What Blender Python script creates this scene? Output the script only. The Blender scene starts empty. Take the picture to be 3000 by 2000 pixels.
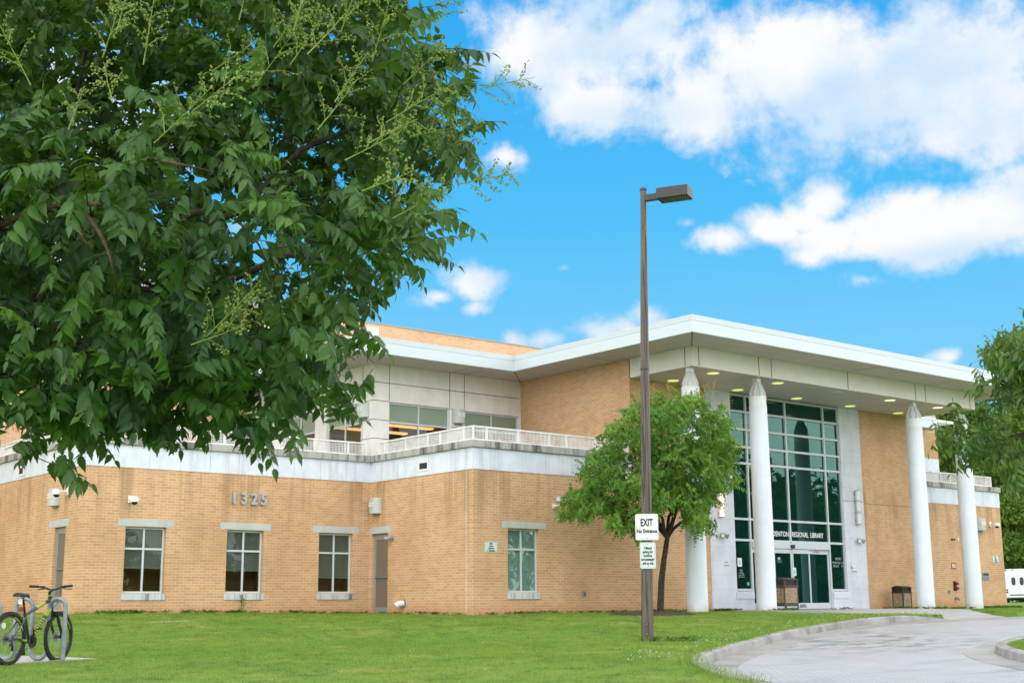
import bpy, bmesh, math, random
import numpy as np
from mathutils import Vector, Matrix
random.seed(7); rng = np.random.default_rng(7)
SC = bpy.context.scene
COL = SC.collection

# ------------------------------------------------------------------ camera
# world axes: X runs along the library front, Y goes into the building, z = 0 is eye height
FPX, HZ = 3818.47, 769.95
PITCH = math.atan2(HZ, FPX); YAW = math.radians(39.1043); ROLL = math.radians(-0.3913)
R0 = np.array([math.cos(YAW), -math.sin(YAW), 0]); F0 = np.array([math.sin(YAW), math.cos(YAW), 0])
ZV = np.array([0, 0, 1.0])
FW = F0*math.cos(PITCH)+ZV*math.sin(PITCH); U_ = ZV*math.cos(PITCH)-F0*math.sin(PITCH)
RT = R0*math.cos(ROLL)+U_*math.sin(ROLL); UP = U_*math.cos(ROLL)-R0*math.sin(ROLL)
cd = bpy.data.cameras.new('camera'); cam = bpy.data.objects.new('camera', cd); COL.objects.link(cam)
cd.sensor_width = 36; cd.lens = FPX/3000*36; cd.clip_start = 0.05; cd.clip_end = 3000
M = Matrix.Identity(4)
for i in range(3):
    M[i][0] = RT[i]; M[i][1] = UP[i]; M[i][2] = -FW[i]
cam.matrix_world = M
SC.camera = cam

# ------------------------------------------------------------------ look, sky, sun
SC.view_settings.view_transform = 'Standard'; SC.view_settings.look = 'None'
SC.view_settings.exposure = 0.0; SC.view_settings.gamma = 1.0
SC.view_settings.use_curve_mapping = False
SC.render.engine = 'CYCLES'
SC.cycles.max_bounces = 8; SC.cycles.transparent_max_bounces = 16
SC.cycles.use_denoising = True
SUN_EL, SUN_AZ = math.radians(52), math.radians(224)   # azimuth from +Y towards +X: behind the viewer

class NT:
    """tiny node helper"""
    def __init__(s, tree): s.t = tree; s.n = tree.nodes; s.l = tree.links
    def new(s, typ, **kw):
        n = s.n.new(typ)
        for k, v in kw.items():
            if k == 'inp':
                for a, b in v.items():
                    if hasattr(b, 'is_linked') or isinstance(b, bpy.types.NodeSocket): s.l.new(b, n.inputs[a])
                    else: n.inputs[a].default_value = b
            else: setattr(n, k, v)
        return n
    def math(s, op, a, b=0.0, clamp=False):
        n = s.new('ShaderNodeMath', operation=op, use_clamp=clamp)
        for i, x in enumerate((a, b)):
            if isinstance(x, bpy.types.NodeSocket): s.l.new(x, n.inputs[i])
            else: n.inputs[i].default_value = x
        return n.outputs[0]
    def vmath(s, op, a, b=None, c=None):
        n = s.new('ShaderNodeVectorMath', operation=op)
        for i, x in enumerate((a, b, c)):
            if x is None: continue
            if isinstance(x, bpy.types.NodeSocket): s.l.new(x, n.inputs[i])
            else: n.inputs[i].default_value = x
        return n
    def mix(s, fac, a, b, blend='MIX'):
        n = s.new('ShaderNodeMix', data_type='RGBA', blend_type=blend)
        for k, x in ((0, fac), (6, a), (7, b)):
            if isinstance(x, bpy.types.NodeSocket): s.l.new(x, n.inputs[k])
            else: n.inputs[k].default_value = x if k == 0 else (tuple(x)+(1,))[:4]
        return n.outputs[2]
    def ramp(s, fac, stops, interp='LINEAR'):
        n = s.new('ShaderNodeValToRGB'); n.color_ramp.interpolation = interp
        el = n.color_ramp.elements
        while len(el) < len(stops): el.new(0.5)
        for e, (p, c) in zip(el, stops):
            e.position = p; e.color = (c, c, c, 1) if not hasattr(c, '__len__') else (tuple(c)+(1,))[:4]
        s.l.new(fac, n.inputs[0]); return n.outputs[0]
    def sstep(s, x, a, b):
        n = s.new('ShaderNodeMapRange', interpolation_type='SMOOTHSTEP', inp={1: a, 2: b, 3: 0.0, 4: 1.0})
        s.l.new(x, n.inputs[0]); return n.outputs[0]
    def noise(s, vec, scale, detail=4, rough=0.55, out=0, dist=0.0):
        n = s.new('ShaderNodeTexNoise', inp={'Scale': scale, 'Detail': detail, 'Roughness': rough, 'Distortion': dist})
        if vec is not None: s.l.new(vec, n.inputs['Vector'])
        return n.outputs[out]

def ray(x, y):
    return RT*(x-1500)/FPX-UP*(y-1000)/FPX+FW

def sky_ae(x, y):
    d = ray(x, y); d = d/np.linalg.norm(d)
    return math.degrees(math.atan2(d@R0, d@F0)), math.degrees(math.asin(d[2]))

def build_world():
    w = bpy.data.worlds.new('World'); SC.world = w; w.use_nodes = True
    nt = NT(w.node_tree); nt.n.clear()
    tc = nt.new('ShaderNodeTexCoord').outputs['Generated']
    sky = nt.new('ShaderNodeTexSky', sky_type='NISHITA', sun_disc=False, sun_elevation=SUN_EL, sun_rotation=SUN_AZ)
    # direction as azimuth (from the heading of the street view) and elevation, in units of 10 degrees
    x = nt.vmath('DOT_PRODUCT', tc, tuple(R0)).outputs['Value']
    y = nt.vmath('DOT_PRODUCT', tc, tuple(F0)).outputs['Value']
    z = nt.vmath('DOT_PRODUCT', tc, (0, 0, 1)).outputs['Value']
    az = nt.math('MULTIPLY', nt.math('ARCTAN2', x, y), 18/math.pi)
    el = nt.math('MULTIPLY', nt.math('ARCSINE', z), 18/math.pi)
    ae = nt.new('ShaderNodeCombineXYZ', inp={0: az, 1: el, 2: 0.0}).outputs[0]
    wob = nt.noise(nt.vmath('MULTIPLY', ae, (1.0, 1.3, 1)).outputs[0], 1.1, 3, 0.5, out=1)
    aew = nt.vmath('MULTIPLY_ADD', nt.vmath('SUBTRACT', wob, (0.5, 0.5, 0.5)).outputs[0], (0.26, 0.17, 0), ae).outputs[0]
    pxd = 10*FPX*math.pi/180        # photo pixels in ten degrees
    blobs = [ # azimuth/elevation given by the view at these photo coordinates, half sizes in photo px, strength
        (1600, 160, 230, 150, 1.0), (1820, 120, 330, 190, 1.05), (1760, 300, 330, 110, .85), (2080, 290, 330, 150, .95),
        (2350, 200, 370, 240, 1.1), (2420, 370, 290, 110, .75), (2700, 220, 420, 260, 1.1), (2830, 400, 330, 140, .9), (2620, 440, 240, 80, .7), (2990, 330, 330, 160, 1.),
        (2130, 695, 130, 55, .95), (2280, 655, 130, 60, .95), (2425, 572, 85, 80, .9), (2370, 630, 90, 60, .9), (2450, 690, 150, 70, 1.0), (2390, 735, 100, 50, .8),
        (2560, 700, 130, 60, 1.1), (2640, 650, 170, 120, 1.25), (2820, 665, 260, 105, 1.3), (2990, 620, 200, 140, 1.2), (2760, 590, 120, 70, .8),
        (2540, 800, 95, 38, .62), (2015, 657, 45, 28, .62), (1470, 450, 100, 70, .8), (1385, 838, 120, 55, .9), (1290, 868, 90, 28, .75), (1395, 900, 85, 32, .72), (1250, 880, 90, 30, .55),
        (1645, 782, 45, 26, .65), (1740, 965, 130, 50, .8), (1620, 990, 90, 35, .75), (1520, 1000, 60, 40, .8), (1895, 915, 100, 45, .55), (1385, 984, 28, 18, .8), (2800, 1045, 90, 32, .55), (2200, 520, 60, 25, .3),
        (350, 300, 420, 260, .9), (150, 800, 330, 260, 1.0), (700, 640, 240, 120, .55)]
    dens = None
    for (px, py, rx, ry, st) in blobs:
        a, e = sky_ae(px, py); kx, ky = pxd/rx, pxd/ry
        v = nt.vmath('MULTIPLY_ADD', aew, (kx, ky, 0), (-a/10*kx, -e/10*ky, 0)).outputs[0]
        r = nt.vmath('LENGTH', v).outputs['Value']
        d = nt.math('MULTIPLY_ADD', r, -0.62*st); d.node.inputs[2].default_value = st
        dens = d if dens is None else nt.math('MAXIMUM', dens, d)
    # mostly cloudy sky added outside the visible part, to light the scene neutrally
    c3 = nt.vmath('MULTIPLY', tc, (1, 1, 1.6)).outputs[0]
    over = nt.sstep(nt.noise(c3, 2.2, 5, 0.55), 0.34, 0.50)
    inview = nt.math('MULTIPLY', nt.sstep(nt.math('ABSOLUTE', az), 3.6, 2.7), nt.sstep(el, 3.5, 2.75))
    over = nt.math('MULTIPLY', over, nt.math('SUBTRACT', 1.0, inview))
    fb = nt.noise(aew, 2.6, 9, 0.60)
    fb2 = nt.noise(aew, 8.0, 6, 0.6)
    fl = nt.math('ADD', nt.math('MULTIPLY', nt.math('SUBTRACT', fb, 0.5), 1.5), nt.math('MULTIPLY', nt.math('SUBTRACT', fb2, 0.5), .38))
    cl = nt.math('ADD', nt.math('MAXIMUM', dens, -1.0), fl)
    cov = nt.sstep(cl, 0.30, 0.80)
    # shade inside the clouds: fluffy tops white, hollows pale blue
    up = nt.vmath('ADD', aew, (0.10, 0.22, 0)).outputs[0]
    sh = nt.math('SUBTRACT', nt.noise(up, 2.0, 6, 0.55), nt.noise(aew, 2.0, 6, 0.55))
    big = nt.noise(nt.vmath('MULTIPLY', ae, (0.8, 1.2, 1)).outputs[0], 0.9, 3, 0.5)
    shade = nt.math('ADD', nt.math('MULTIPLY', sh, 1.0), nt.math('MULTIPLY', nt.math('SUBTRACT', big, 0.5), 2.2))
    shade = nt.sstep(shade, -0.20, 0.34)
    for (px, py, rx, ry, st) in ((2480, 370, 480, 120, .9), (1850, 335, 330, 70, .6), (2800, 250, 150, 120, .5), (2780, 735, 320, 55, .8), (2250, 718, 150, 34, .6), (2200, 240, 160, 60, .35)):
        a, e_ = sky_ae(px, py); kx, ky = pxd/rx, pxd/ry          # grey-blue undersides
        r = nt.vmath('LENGTH', nt.vmath('MULTIPLY_ADD', aew, (kx, ky, 0), (-a/10*kx, -e_/10*ky, 0)).outputs[0]).outputs['Value']
        shade = nt.math('MAXIMUM', shade, nt.math('MULTIPLY', nt.sstep(r, 1.25, .1), st))
    ccol = nt.mix(shade, (0.97, 0.985, 1.0), (0.60, 0.785, 0.985))
    grad = nt.ramp(nt.math('MULTIPLY', el, 1/3.0, True), [(0.0, (0.34, 0.74, 1.0)), (0.30, (0.22, 0.65, 1.0)), (0.55, (0.085, 0.55, 0.99)), (0.9, (0.024, 0.40, 0.92))])
    nsk = nt.mix(1.0, sky.outputs[0], (0.1, 0.1, 0.1), 'MULTIPLY')
    blue = nt.mix(0.05, grad, nsk)
    out = nt.mix(cov, blue, ccol)
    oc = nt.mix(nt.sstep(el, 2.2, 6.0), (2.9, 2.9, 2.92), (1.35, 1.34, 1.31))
    out = nt.mix(over, out, oc)      # unseen cloud, brightened low down to light the walls under the canopy
    # Background strength 0.1 on a colour ten times brighter: the sky texture keeps its physical scale
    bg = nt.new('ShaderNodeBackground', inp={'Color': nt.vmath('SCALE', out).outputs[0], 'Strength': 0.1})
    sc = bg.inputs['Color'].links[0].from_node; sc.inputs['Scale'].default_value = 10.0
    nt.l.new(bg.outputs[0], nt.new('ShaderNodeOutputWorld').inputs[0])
    w.cycles.sampling_method = 'MANUAL'; w.cycles.sample_map_resolution = 1024
build_world()
ld = bpy.data.lights.new('sun', 'SUN'); ld.energy = 0.8; ld.angle = math.radians(40); ld.color = (1.0, 0.95, 0.88)
sun = bpy.data.objects.new('sun', ld); COL.objects.link(sun)
sdir = Vector((math.sin(SUN_AZ)*math.cos(SUN_EL), math.cos(SUN_AZ)*math.cos(SUN_EL), math.sin(SUN_EL)))
sun.rotation_euler = (-sdir).to_track_quat('-Z', 'Y').to_euler()

# ------------------------------------------------------------------ geometry helpers
class MB:
    def __init__(s): s.v = []; s.f = []
    def add(s, vs, fs):
        o = len(s.v); s.v += [tuple(map(float, p)) for p in vs]; s.f += [tuple(i+o for i in f) for f in fs]; return s
    def quad(s, a, b, c, d): return s.add([a, b, c, d], [(0, 1, 2, 3)])
    def box(s, x0, x1, y0, y1, z0, z1):
        return s.add([(x0, y0, z0), (x1, y0, z0), (x1, y1, z0), (x0, y1, z0), (x0, y0, z1), (x1, y0, z1), (x1, y1, z1), (x0, y1, z1)],
                     [(0, 3, 2, 1), (4, 5, 6, 7), (0, 1, 5, 4), (1, 2, 6, 5), (2, 3, 7, 6), (3, 0, 4, 7)])
    def tube(s, pts, rad, n=8, cap=True):
        pts = [Vector(p) for p in pts]; rs = rad if hasattr(rad, '__len__') else [rad]*len(pts)
        o = len(s.v); prev = None
        for i, p in enumerate(pts):
            t = (pts[min(i+1, len(pts)-1)]-pts[max(i-1, 0)]).normalized()
            if prev is None:
                a = t.cross(Vector((0, 0, 1)) if abs(t.z) < .9 else Vector((1, 0, 0))).normalized()
            else: a = (prev-t*prev.dot(t)).normalized()
            prev = a; b = t.cross(a)
            for k in range(n):
                q = p+(a*math.cos(2*math.pi*k/n)+b*math.sin(2*math.pi*k/n))*rs[i]; s.v.append(tuple(q))
        for i in range(len(pts)-1):
            for k in range(n):
                s.f.append((o+i*n+k, o+i*n+(k+1) % n, o+(i+1)*n+(k+1) % n, o+(i+1)*n+k))
        if cap:
            s.f.append(tuple(o+k for k in reversed(range(n)))); e = o+(len(pts)-1)*n; s.f.append(tuple(e+k for k in range(n)))
        return s
    def lathe(s, c, prof, n=24, axis='z'):
        o = len(s.v)
        for r, h in prof:
            for k in range(n):
                a = 2*math.pi*k/n; x, y = r*math.cos(a), r*math.sin(a)
                p = {'z': (x, y, h), 'y': (x, h, y), 'x': (h, x, y)}[axis]
                s.v.append((c[0]+p[0], c[1]+p[1], c[2]+p[2]))
        for i in range(len(prof)-1):
            for k in range(n):
                s.f.append((o+i*n+k, o+i*n+(k+1) % n, o+(i+1)*n+(k+1) % n, o+(i+1)*n+k))
        s.f.append(tuple(o+k for k in reversed(range(n)))); e = o+(len(prof)-1)*n; s.f.append(tuple(e+k for k in range(n)))
        return s
    def torus(s, c, R, r, axis='y', n=40, m=8, sq=1.0):
        o = len(s.v)
        for i in range(n):
            a = 2*math.pi*i/n
            for j in range(m):
                b = 2*math.pi*j/m; rr = R+r*math.cos(b); h = r*math.sin(b)*sq
                p = {'y': (rr*math.cos(a), h, rr*math.sin(a)), 'z': (rr*math.cos(a), rr*math.sin(a), h), 'x': (h, rr*math.cos(a), rr*math.sin(a))}[axis]
                s.v.append((c[0]+p[0], c[1]+p[1], c[2]+p[2]))
        for i in range(n):
            for j in range(m):
                s.f.append((o+i*m+j, o+((i+1) % n)*m+j, o+((i+1) % n)*m+(j+1) % m, o+i*m+(j+1) % m))
        return s
    def prism(s, poly, axis, a, b):
        """extrude 2-D polygon: axis 'y' -> poly in (x, z); 'x' -> (y, z); 'z' -> (x, y)"""
        def P(p, h): return {'y': (p[0], h, p[1]), 'x': (h, p[0], p[1]), 'z': (p[0], p[1], h)}[axis]
        n = len(poly)
        return s.add([P(p, a) for p in poly]+[P(p, b) for p in poly],
                     [tuple(range(n)), tuple(reversed(range(n, 2*n)))]+[(i, i+n, (i+1) % n+n, (i+1) % n) for i in range(n)])
    def xf(s, m, start=0):
        for i in range(start, len(s.v)): s.v[i] = tuple(m @ Vector(s.v[i]))
        return s

WLOC = {}
def link_mesh(name, me, parent, mat):
    o = bpy.data.objects.new(name, me); COL.objects.link(o)
    if mat: me.materials.append(mat)
    if parent: o.parent = parent
    return o
def obj(name, mb, mat, parent=None, smooth=False, local=False, bevel=0.0):
    me = bpy.data.meshes.new(name)
    v = np.array(mb.v, float)
    if local: off = np.zeros(3)
    elif parent is not None: off = WLOC[parent.name]
    else: off = np.array([(v[:, 0].min()+v[:, 0].max())/2, (v[:, 1].min()+v[:, 1].max())/2, v[:, 2].min()])
    me.from_pydata([tuple(p) for p in (v-off)], [], mb.f)
    bm = bmesh.new(); bm.from_mesh(me); bmesh.ops.recalc_face_normals(bm, faces=bm.faces)
    bm.to_mesh(me); bm.free()
    if smooth:
        me.polygons.foreach_set('use_smooth', [True]*len(me.polygons))
        try: me.set_sharp_from_angle(angle=math.radians(40))
        except Exception: pass
    me.update()
    o = link_mesh(name, me, parent, mat)
    if parent is None and not local: o.location = tuple(off)
    WLOC[o.name] = off
    if bevel:
        m = o.modifiers.new('bevel', 'BEVEL'); m.width = bevel; m.segments = 2; m.limit_method = 'ANGLE'
    return o
def empty(name, loc, rz=0.0):
    o = bpy.data.objects.new(name, None); COL.objects.link(o); o.location = tuple(map(float, loc)); o.rotation_euler = (0, 0, rz)
    o.empty_display_size = 0.2; WLOC[o.name] = np.array(loc, float); return o
def tag(o, label, cat, group=None, kind=None):
    if label: o['label'] = label
    if cat: o['category'] = cat
    if group: o['group'] = group
    if kind: o['kind'] = kind
    return o
def struct(o, label, cat): return tag(o, label, cat, kind='structure')
def copy_tree(o, parent=None):
    c = o.copy(); COL.objects.link(c); c.parent = parent
    for ch in list(o.children): copy_tree(ch, c)
    WLOC[c.name] = WLOC.get(o.name, np.zeros(3)); return c

def T_(x): return Matrix.Translation((x, 0, 0))
def text(name, body, size, mat, parent, m, cx=1.0, bold=0.0, ext=0.002, align='CENTER', spacing=1.0, fit=None):
    """lettering as a mesh; m = world (or parent local) matrix of the text plane"""
    cu = bpy.data.curves.new(name, 'FONT'); cu.body = body; cu.size = size; cu.extrude = ext; cu.offset = bold
    cu.align_x = align; cu.align_y = 'CENTER'; cu.space_character = spacing; cu.resolution_u = 3
    t = bpy.data.objects.new(name, cu); COL.objects.link(t)
    dg = bpy.context.evaluated_depsgraph_get()
    me = bpy.data.meshes.new_from_object(t.evaluated_get(dg)); bpy.data.objects.remove(t); bpy.data.curves.remove(cu)
    me.name = name
    if fit:
        xs = [v.co.x for v in me.vertices]; cx = fit/(max(xs)-min(xs)); me.transform(T_(-(max(xs)+min(xs))/2))
    me.transform(m @ Matrix.Diagonal((cx, 1, 1, 1)))
    if parent is not None and name not in ('',):
        off = WLOC[parent.name]
        me.transform(Matrix.Translation(-Vector(off)))
    me.materials.clear(); o = link_mesh(name, me, parent, mat); WLOC[o.name] = WLOC[parent.name] if parent else np.zeros(3)
    return o
def face_front(x, y, z): # text plane facing -Y
    return Matrix.Translation((x, y, z)) @ Matrix.Rotation(math.pi/2, 4, 'X')
def face_left(x, y, z):  # text plane facing -X, reading along -Y
    return Matrix.Translation((x, y, z)) @ Matrix.Rotation(-math.pi/2, 4, 'Z') @ Matrix.Rotation(math.pi/2, 4, 'X')

GD = [-60, 0, 10, 15, 18.5, 23.4, 28, 31, 34, 38, 60, 106, 200, 2500]
GZ = [-1.6, -1.3, -.95, -.81, -.735, -.66, -.44, -.29, -.235, -.235, -.225, -.085, -.1, -.6]
def sst(a, b, x):
    t = np.clip((x-a)/(b-a), 0, 1); return t*t*(3-2*t)
def gz(u, v):
    D = F0[0]*u+F0[1]*v; lat = R0[0]*u+R0[1]*v
    return np.interp(D, GD, GZ)+.13*sst(25, 31, D)*sst(-3, -10, lat)
def onG(x, y, off=0.0):
    d = ray(x, y); t = np.linspace(4, 200, 12000); P = d[None]*t[:, None]
    i = int(np.argmax(P[:, 2]-gz(P[:, 0], P[:, 1])-off < 0)); return P[i]
def at(x, y, dep): return ray(x, y)*dep
def onZ(x, y, z): d = ray(x, y); return d*z/d[2]

# ------------------------------------------------------------------ materials
def mat(name, col=(.5, .5, .5), rough=.6, metal=0.0, spec=.5, emit=None, es=0.0):
    m = bpy.data.materials.new(name); m.use_nodes = True
    p = m.node_tree.nodes['Principled BSDF']
    p.inputs['Base Color'].default_value = tuple(col)+(1,); p.inputs['Roughness'].default_value = rough
    p.inputs['Metallic'].default_value = metal; p.inputs['Specular IOR Level'].default_value = spec
    if emit: p.inputs['Emission Color'].default_value = tuple(emit)+(1,); p.inputs['Emission Strength'].default_value = es
    return m
def nodes_of(m):
    nt = NT(m.node_tree); return nt, m.node_tree.nodes['Principled BSDF']
def speckled(name, c1, c2, scale, rough=.7, bump=0.0, c3=None, s3=1.0, detail=4, spec=.4, lo=.35, hi=.65, metal=0.0):
    m = mat(name, c1, rough, metal, spec); nt, p = nodes_of(m)
    pos = nt.new('ShaderNodeNewGeometry').outputs['Position']
    n = nt.noise(pos, scale, detail, .6)
    c = nt.mix(nt.sstep(n, lo, hi), c1, c2)
    if c3:
        c = nt.mix(nt.math('MULTIPLY', nt.sstep(nt.noise(pos, s3, 4, .6), .5, .75), .8), c, c3)
    nt.l.new(c, p.inputs['Base Color'])
    if bump:
        b = nt.new('ShaderNodeBump', inp={'Strength': bump, 'Distance': .01, 'Height': n}); nt.l.new(b.outputs[0], p.inputs['Normal'])
    return m
def wallpos(nt):
    g = nt.new('ShaderNodeNewGeometry').outputs['Position']
    sp = nt.new('ShaderNodeSeparateXYZ'); nt.l.new(g, sp.inputs[0])
    a = nt.math('ADD', sp.outputs[0], sp.outputs[1])
    return g, sp, nt.new('ShaderNodeCombineXYZ', inp={0: a, 1: sp.outputs[2], 2: 0.0}).outputs[0]
def brick_mat():
    m = mat('tan_brick', (.5, .3, .14), .85, 0, .25); nt, p = nodes_of(m)
    g, sp, uv = wallpos(nt)
    # brick edges are not ruler straight
    uvw = nt.vmath('MULTIPLY_ADD', nt.vmath('SUBTRACT', nt.noise(uv, 9, 2, .5, out=1), (.5, .5, .5)).outputs[0], (.006, .004, 0), uv).outputs[0]
    br = nt.new('ShaderNodeTexBrick', offset=.5, squash=1.0, inp={'Color1': (.66, .398, .214, 1), 'Color2': (.55, .312, .160, 1), 'Mortar': (.76, .60, .44, 1), 'Scale': 1.0, 'Mortar Size': .0050, 'Mortar Smooth': .15, 'Bias': -.1, 'Brick Width': .2032, 'Row Height': .0677})
    nt.l.new(uvw, br.inputs['Vector'])
    c = br.outputs['Color']
    n1 = nt.noise(g, .55, 5, .6); n2 = nt.noise(g, 6, 4, .6)
    c = nt.mix(nt.math('MULTIPLY', nt.sstep(n1, .42, .68), .40), c, (.39, .225, .105))
    c = nt.mix(nt.math('MULTIPLY', nt.sstep(n2, .5, .8), .18), c, (.62, .42, .22))
    # reddish splash of soil on the lowest courses
    base = nt.math('MULTIPLY', nt.sstep(nt.math('ADD', sp.outputs[2], nt.math('MULTIPLY', n1, .35)), .32, -.05), .55)
    c = nt.mix(base, c, (.52, .25, .12))
    # long dark runs below the stone band
    st = nt.noise(nt.vmath('MULTIPLY', uv, (2.3, .16, 1)).outputs[0], 1.0, 4, .6)
    band = nt.math('MULTIPLY', nt.sstep(sp.outputs[2], 1.2, 3.3), nt.sstep(sp.outputs[2], 3.9, 3.3))
    c = nt.mix(nt.math('MULTIPLY', nt.math('MULTIPLY', nt.sstep(st, .47, .66), band), .6), c, (.27, .17, .085))
    # pale bloom of salts in places
    c = nt.mix(nt.math('MULTIPLY', nt.sstep(nt.noise(g, .9, 5, .65), .60, .8), .22), c, (.75, .58, .40))
    nt.l.new(c, p.inputs['Base Color'])
    b = nt.new('ShaderNodeBump', invert=True, inp={'Strength': .5, 'Distance': .006, 'Height': br.outputs['Fac']}); nt.l.new(b.outputs[0], p.inputs['Normal'])
    return m
def stone_mat(name, col, stain, amount, joints=None, streak=3.0, block=None):
    m = mat(name, col, .75, 0, .35); nt, p = nodes_of(m)
    g, sp, uv = wallpos(nt)
    c = nt.mix(nt.sstep(nt.noise(g, 2.2, 5, .6), .3, .75), col, tuple(x*.86 for x in col))
    s1 = nt.noise(nt.vmath('MULTIPLY', uv, (streak, .35, 1)).outputs[0], 1.0, 5, .65)
    s2 = nt.noise(nt.vmath('MULTIPLY', uv, (streak*6, .9, 1)).outputs[0], 1.0, 3, .6)
    k = nt.math('MULTIPLY', nt.sstep(nt.math('ADD', nt.math('MULTIPLY', s1, .72), nt.math('MULTIPLY', s2, .32)), .49, .66), amount)
    c = nt.mix(k, c, stain)
    h = s1
    if block:
        br = nt.new('ShaderNodeTexBrick', offset=.5, inp={'Color1': (1, 1, 1, 1), 'Color2': (.94, .94, .94, 1), 'Mortar': (.70, .70, .70, 1), 'Scale': 1.0, 'Mortar Size': .004, 'Mortar Smooth': .2, 'Brick Width': block[0], 'Row Height': block[1]})
        nt.l.new(uv, br.inputs['Vector']); c = nt.mix(1.0, c, br.outputs['Color'], 'MULTIPLY')
    nt.l.new(c, p.inputs['Base Color'])
    b = nt.new('ShaderNodeBump', inp={'Strength': .12, 'Distance': .01, 'Height': nt.noise(g, 60, 3, .6)}); nt.l.new(b.outputs[0], p.inputs['Normal'])
    return m
def glass_mat(name, tint, refl=1.0, rough=0.0, gcol=(.9, .95, .95), body=None):
    m = bpy.data.materials.new(name); m.use_nodes = True; nt = NT(m.node_tree); nt.n.clear()
    g = nt.new('ShaderNodeNewGeometry').outputs['Position']
    bmp = nt.new('ShaderNodeBump', inp={'Strength': .025, 'Distance': .02, 'Height': nt.noise(g, 1.6, 2, .5)})
    fr = nt.new('ShaderNodeFresnel', inp={'IOR': 1.55})
    f = nt.math('MULTIPLY', nt.math('ADD', fr.outputs[0], .03), refl, True)
    tr = nt.new('ShaderNodeBsdfTransparent', inp={'Color': tuple(tint)+(1,)})
    gl = nt.new('ShaderNodeBsdfGlossy', inp={'Color': tuple(gcol)+(1,), 'Roughness': rough, 'Normal': bmp.outputs[0]})
    mx = nt.new('ShaderNodeMixShader'); nt.l.new(f, mx.inputs[0]); nt.l.new(tr.outputs[0], mx.inputs[1]); nt.l.new(gl.outputs[0], mx.inputs[2])
    if body:
        df = nt.new('ShaderNodeBsdfDiffuse', inp={'Color': tuple(body)+(1,)}); m2 = nt.new('ShaderNodeMixShader', inp={0: .17}); nt.l.new(mx.outputs[0], m2.inputs[1]); nt.l.new(df.outputs[0], m2.inputs[2]); mx = m2
    nt.l.new(mx.outputs[0], nt.new('ShaderNodeOutputMaterial').inputs[0]); return m
def leaf_mat(name, dark, light, trans, tw=.35, rough=.42, spec=.45):
    m = mat(name, dark, rough, 0, spec); nt, p = nodes_of(m)
    at_ = nt.new('ShaderNodeAttribute', attribute_name='tint')
    c = nt.mix(at_.outputs['Fac'], dark, light)
    g = nt.new('ShaderNodeNewGeometry').outputs['Position']
    c = nt.mix(nt.math('MULTIPLY', nt.noise(g, 40, 2, .5), .35), c, tuple(x*.6 for x in dark))
    nt.l.new(c, p.inputs['Base Color'])
    t = nt.new('ShaderNodeBsdfTranslucent'); nt.l.new(nt.mix(.5, c, trans), t.inputs['Color'])
    mx = nt.new('ShaderNodeMixShader', inp={0: tw}); nt.l.new(p.outputs[0], mx.inputs[1]); nt.l.new(t.outputs[0], mx.inputs[2])
    nt.l.new(mx.outputs[0], nt.n['Material Output'].inputs[0]); return m
def lawn_mat(name, blades=False):
    m = mat(name, (.1, .24, .03), .8, 0, .2); nt, p = nodes_of(m)
    g = nt.new('ShaderNodeNewGeometry').outputs['Position']
    big = nt.noise(g, .35, 4, .6); mid = nt.noise(nt.vmath('MULTIPLY', g, (1, 1.6, 1)).outputs[0], 1.7, 5, .65); fine = nt.noise(g, 42, 3, .7)
    c = nt.mix(nt.sstep(big, .35, .65), (.130, .250, .030), (.185, .295, .042))
    c = nt.mix(nt.math('MULTIPLY', nt.sstep(mid, .52, .78), .65), c, (.29, .37, .065))
    c = nt.mix(nt.math('MULTIPLY', nt.sstep(mid, .50, .30), .8), c, (.07, .17, .022))
    dry = nt.sstep(nt.noise(g, .9, 6, .7), .52, .66)
    c = nt.mix(nt.math('MULTIPLY', dry, .8), c, (.34, .34, .09))
    clump = nt.sstep(nt.noise(g, 3.2, 5, .75), .53, .62)
    c = nt.mix(nt.math('MULTIPLY', clump, .85), c, (.04, .10, .016))
    if blades:
        at_ = nt.new('ShaderNodeAttribute', attribute_name='tint')
        c = nt.mix(nt.math('MULTIPLY', at_.outputs['Fac'], .55), c, (.34, .46, .10))
        t = nt.new('ShaderNodeBsdfTranslucent'); nt.l.new(c, t.inputs['Color'])
        mx = nt.new('ShaderNodeMixShader', inp={0: .3}); nt.l.new(p.outputs[0], mx.inputs[1]); nt.l.new(t.outputs[0], mx.inputs[2])
        nt.l.new(mx.outputs[0], nt.n['Material Output'].inputs[0])
    else:
        c = nt.mix(nt.math('MULTIPLY', nt.sstep(fine, .35, .7), .5), c, (.06, .14, .02))
        b = nt.new('ShaderNodeBump', inp={'Strength': .6, 'Distance': .03, 'Height': fine}); nt.l.new(b.outputs[0], p.inputs['Normal'])
    nt.l.new(c, p.inputs['Base Color'])
    return m
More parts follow.
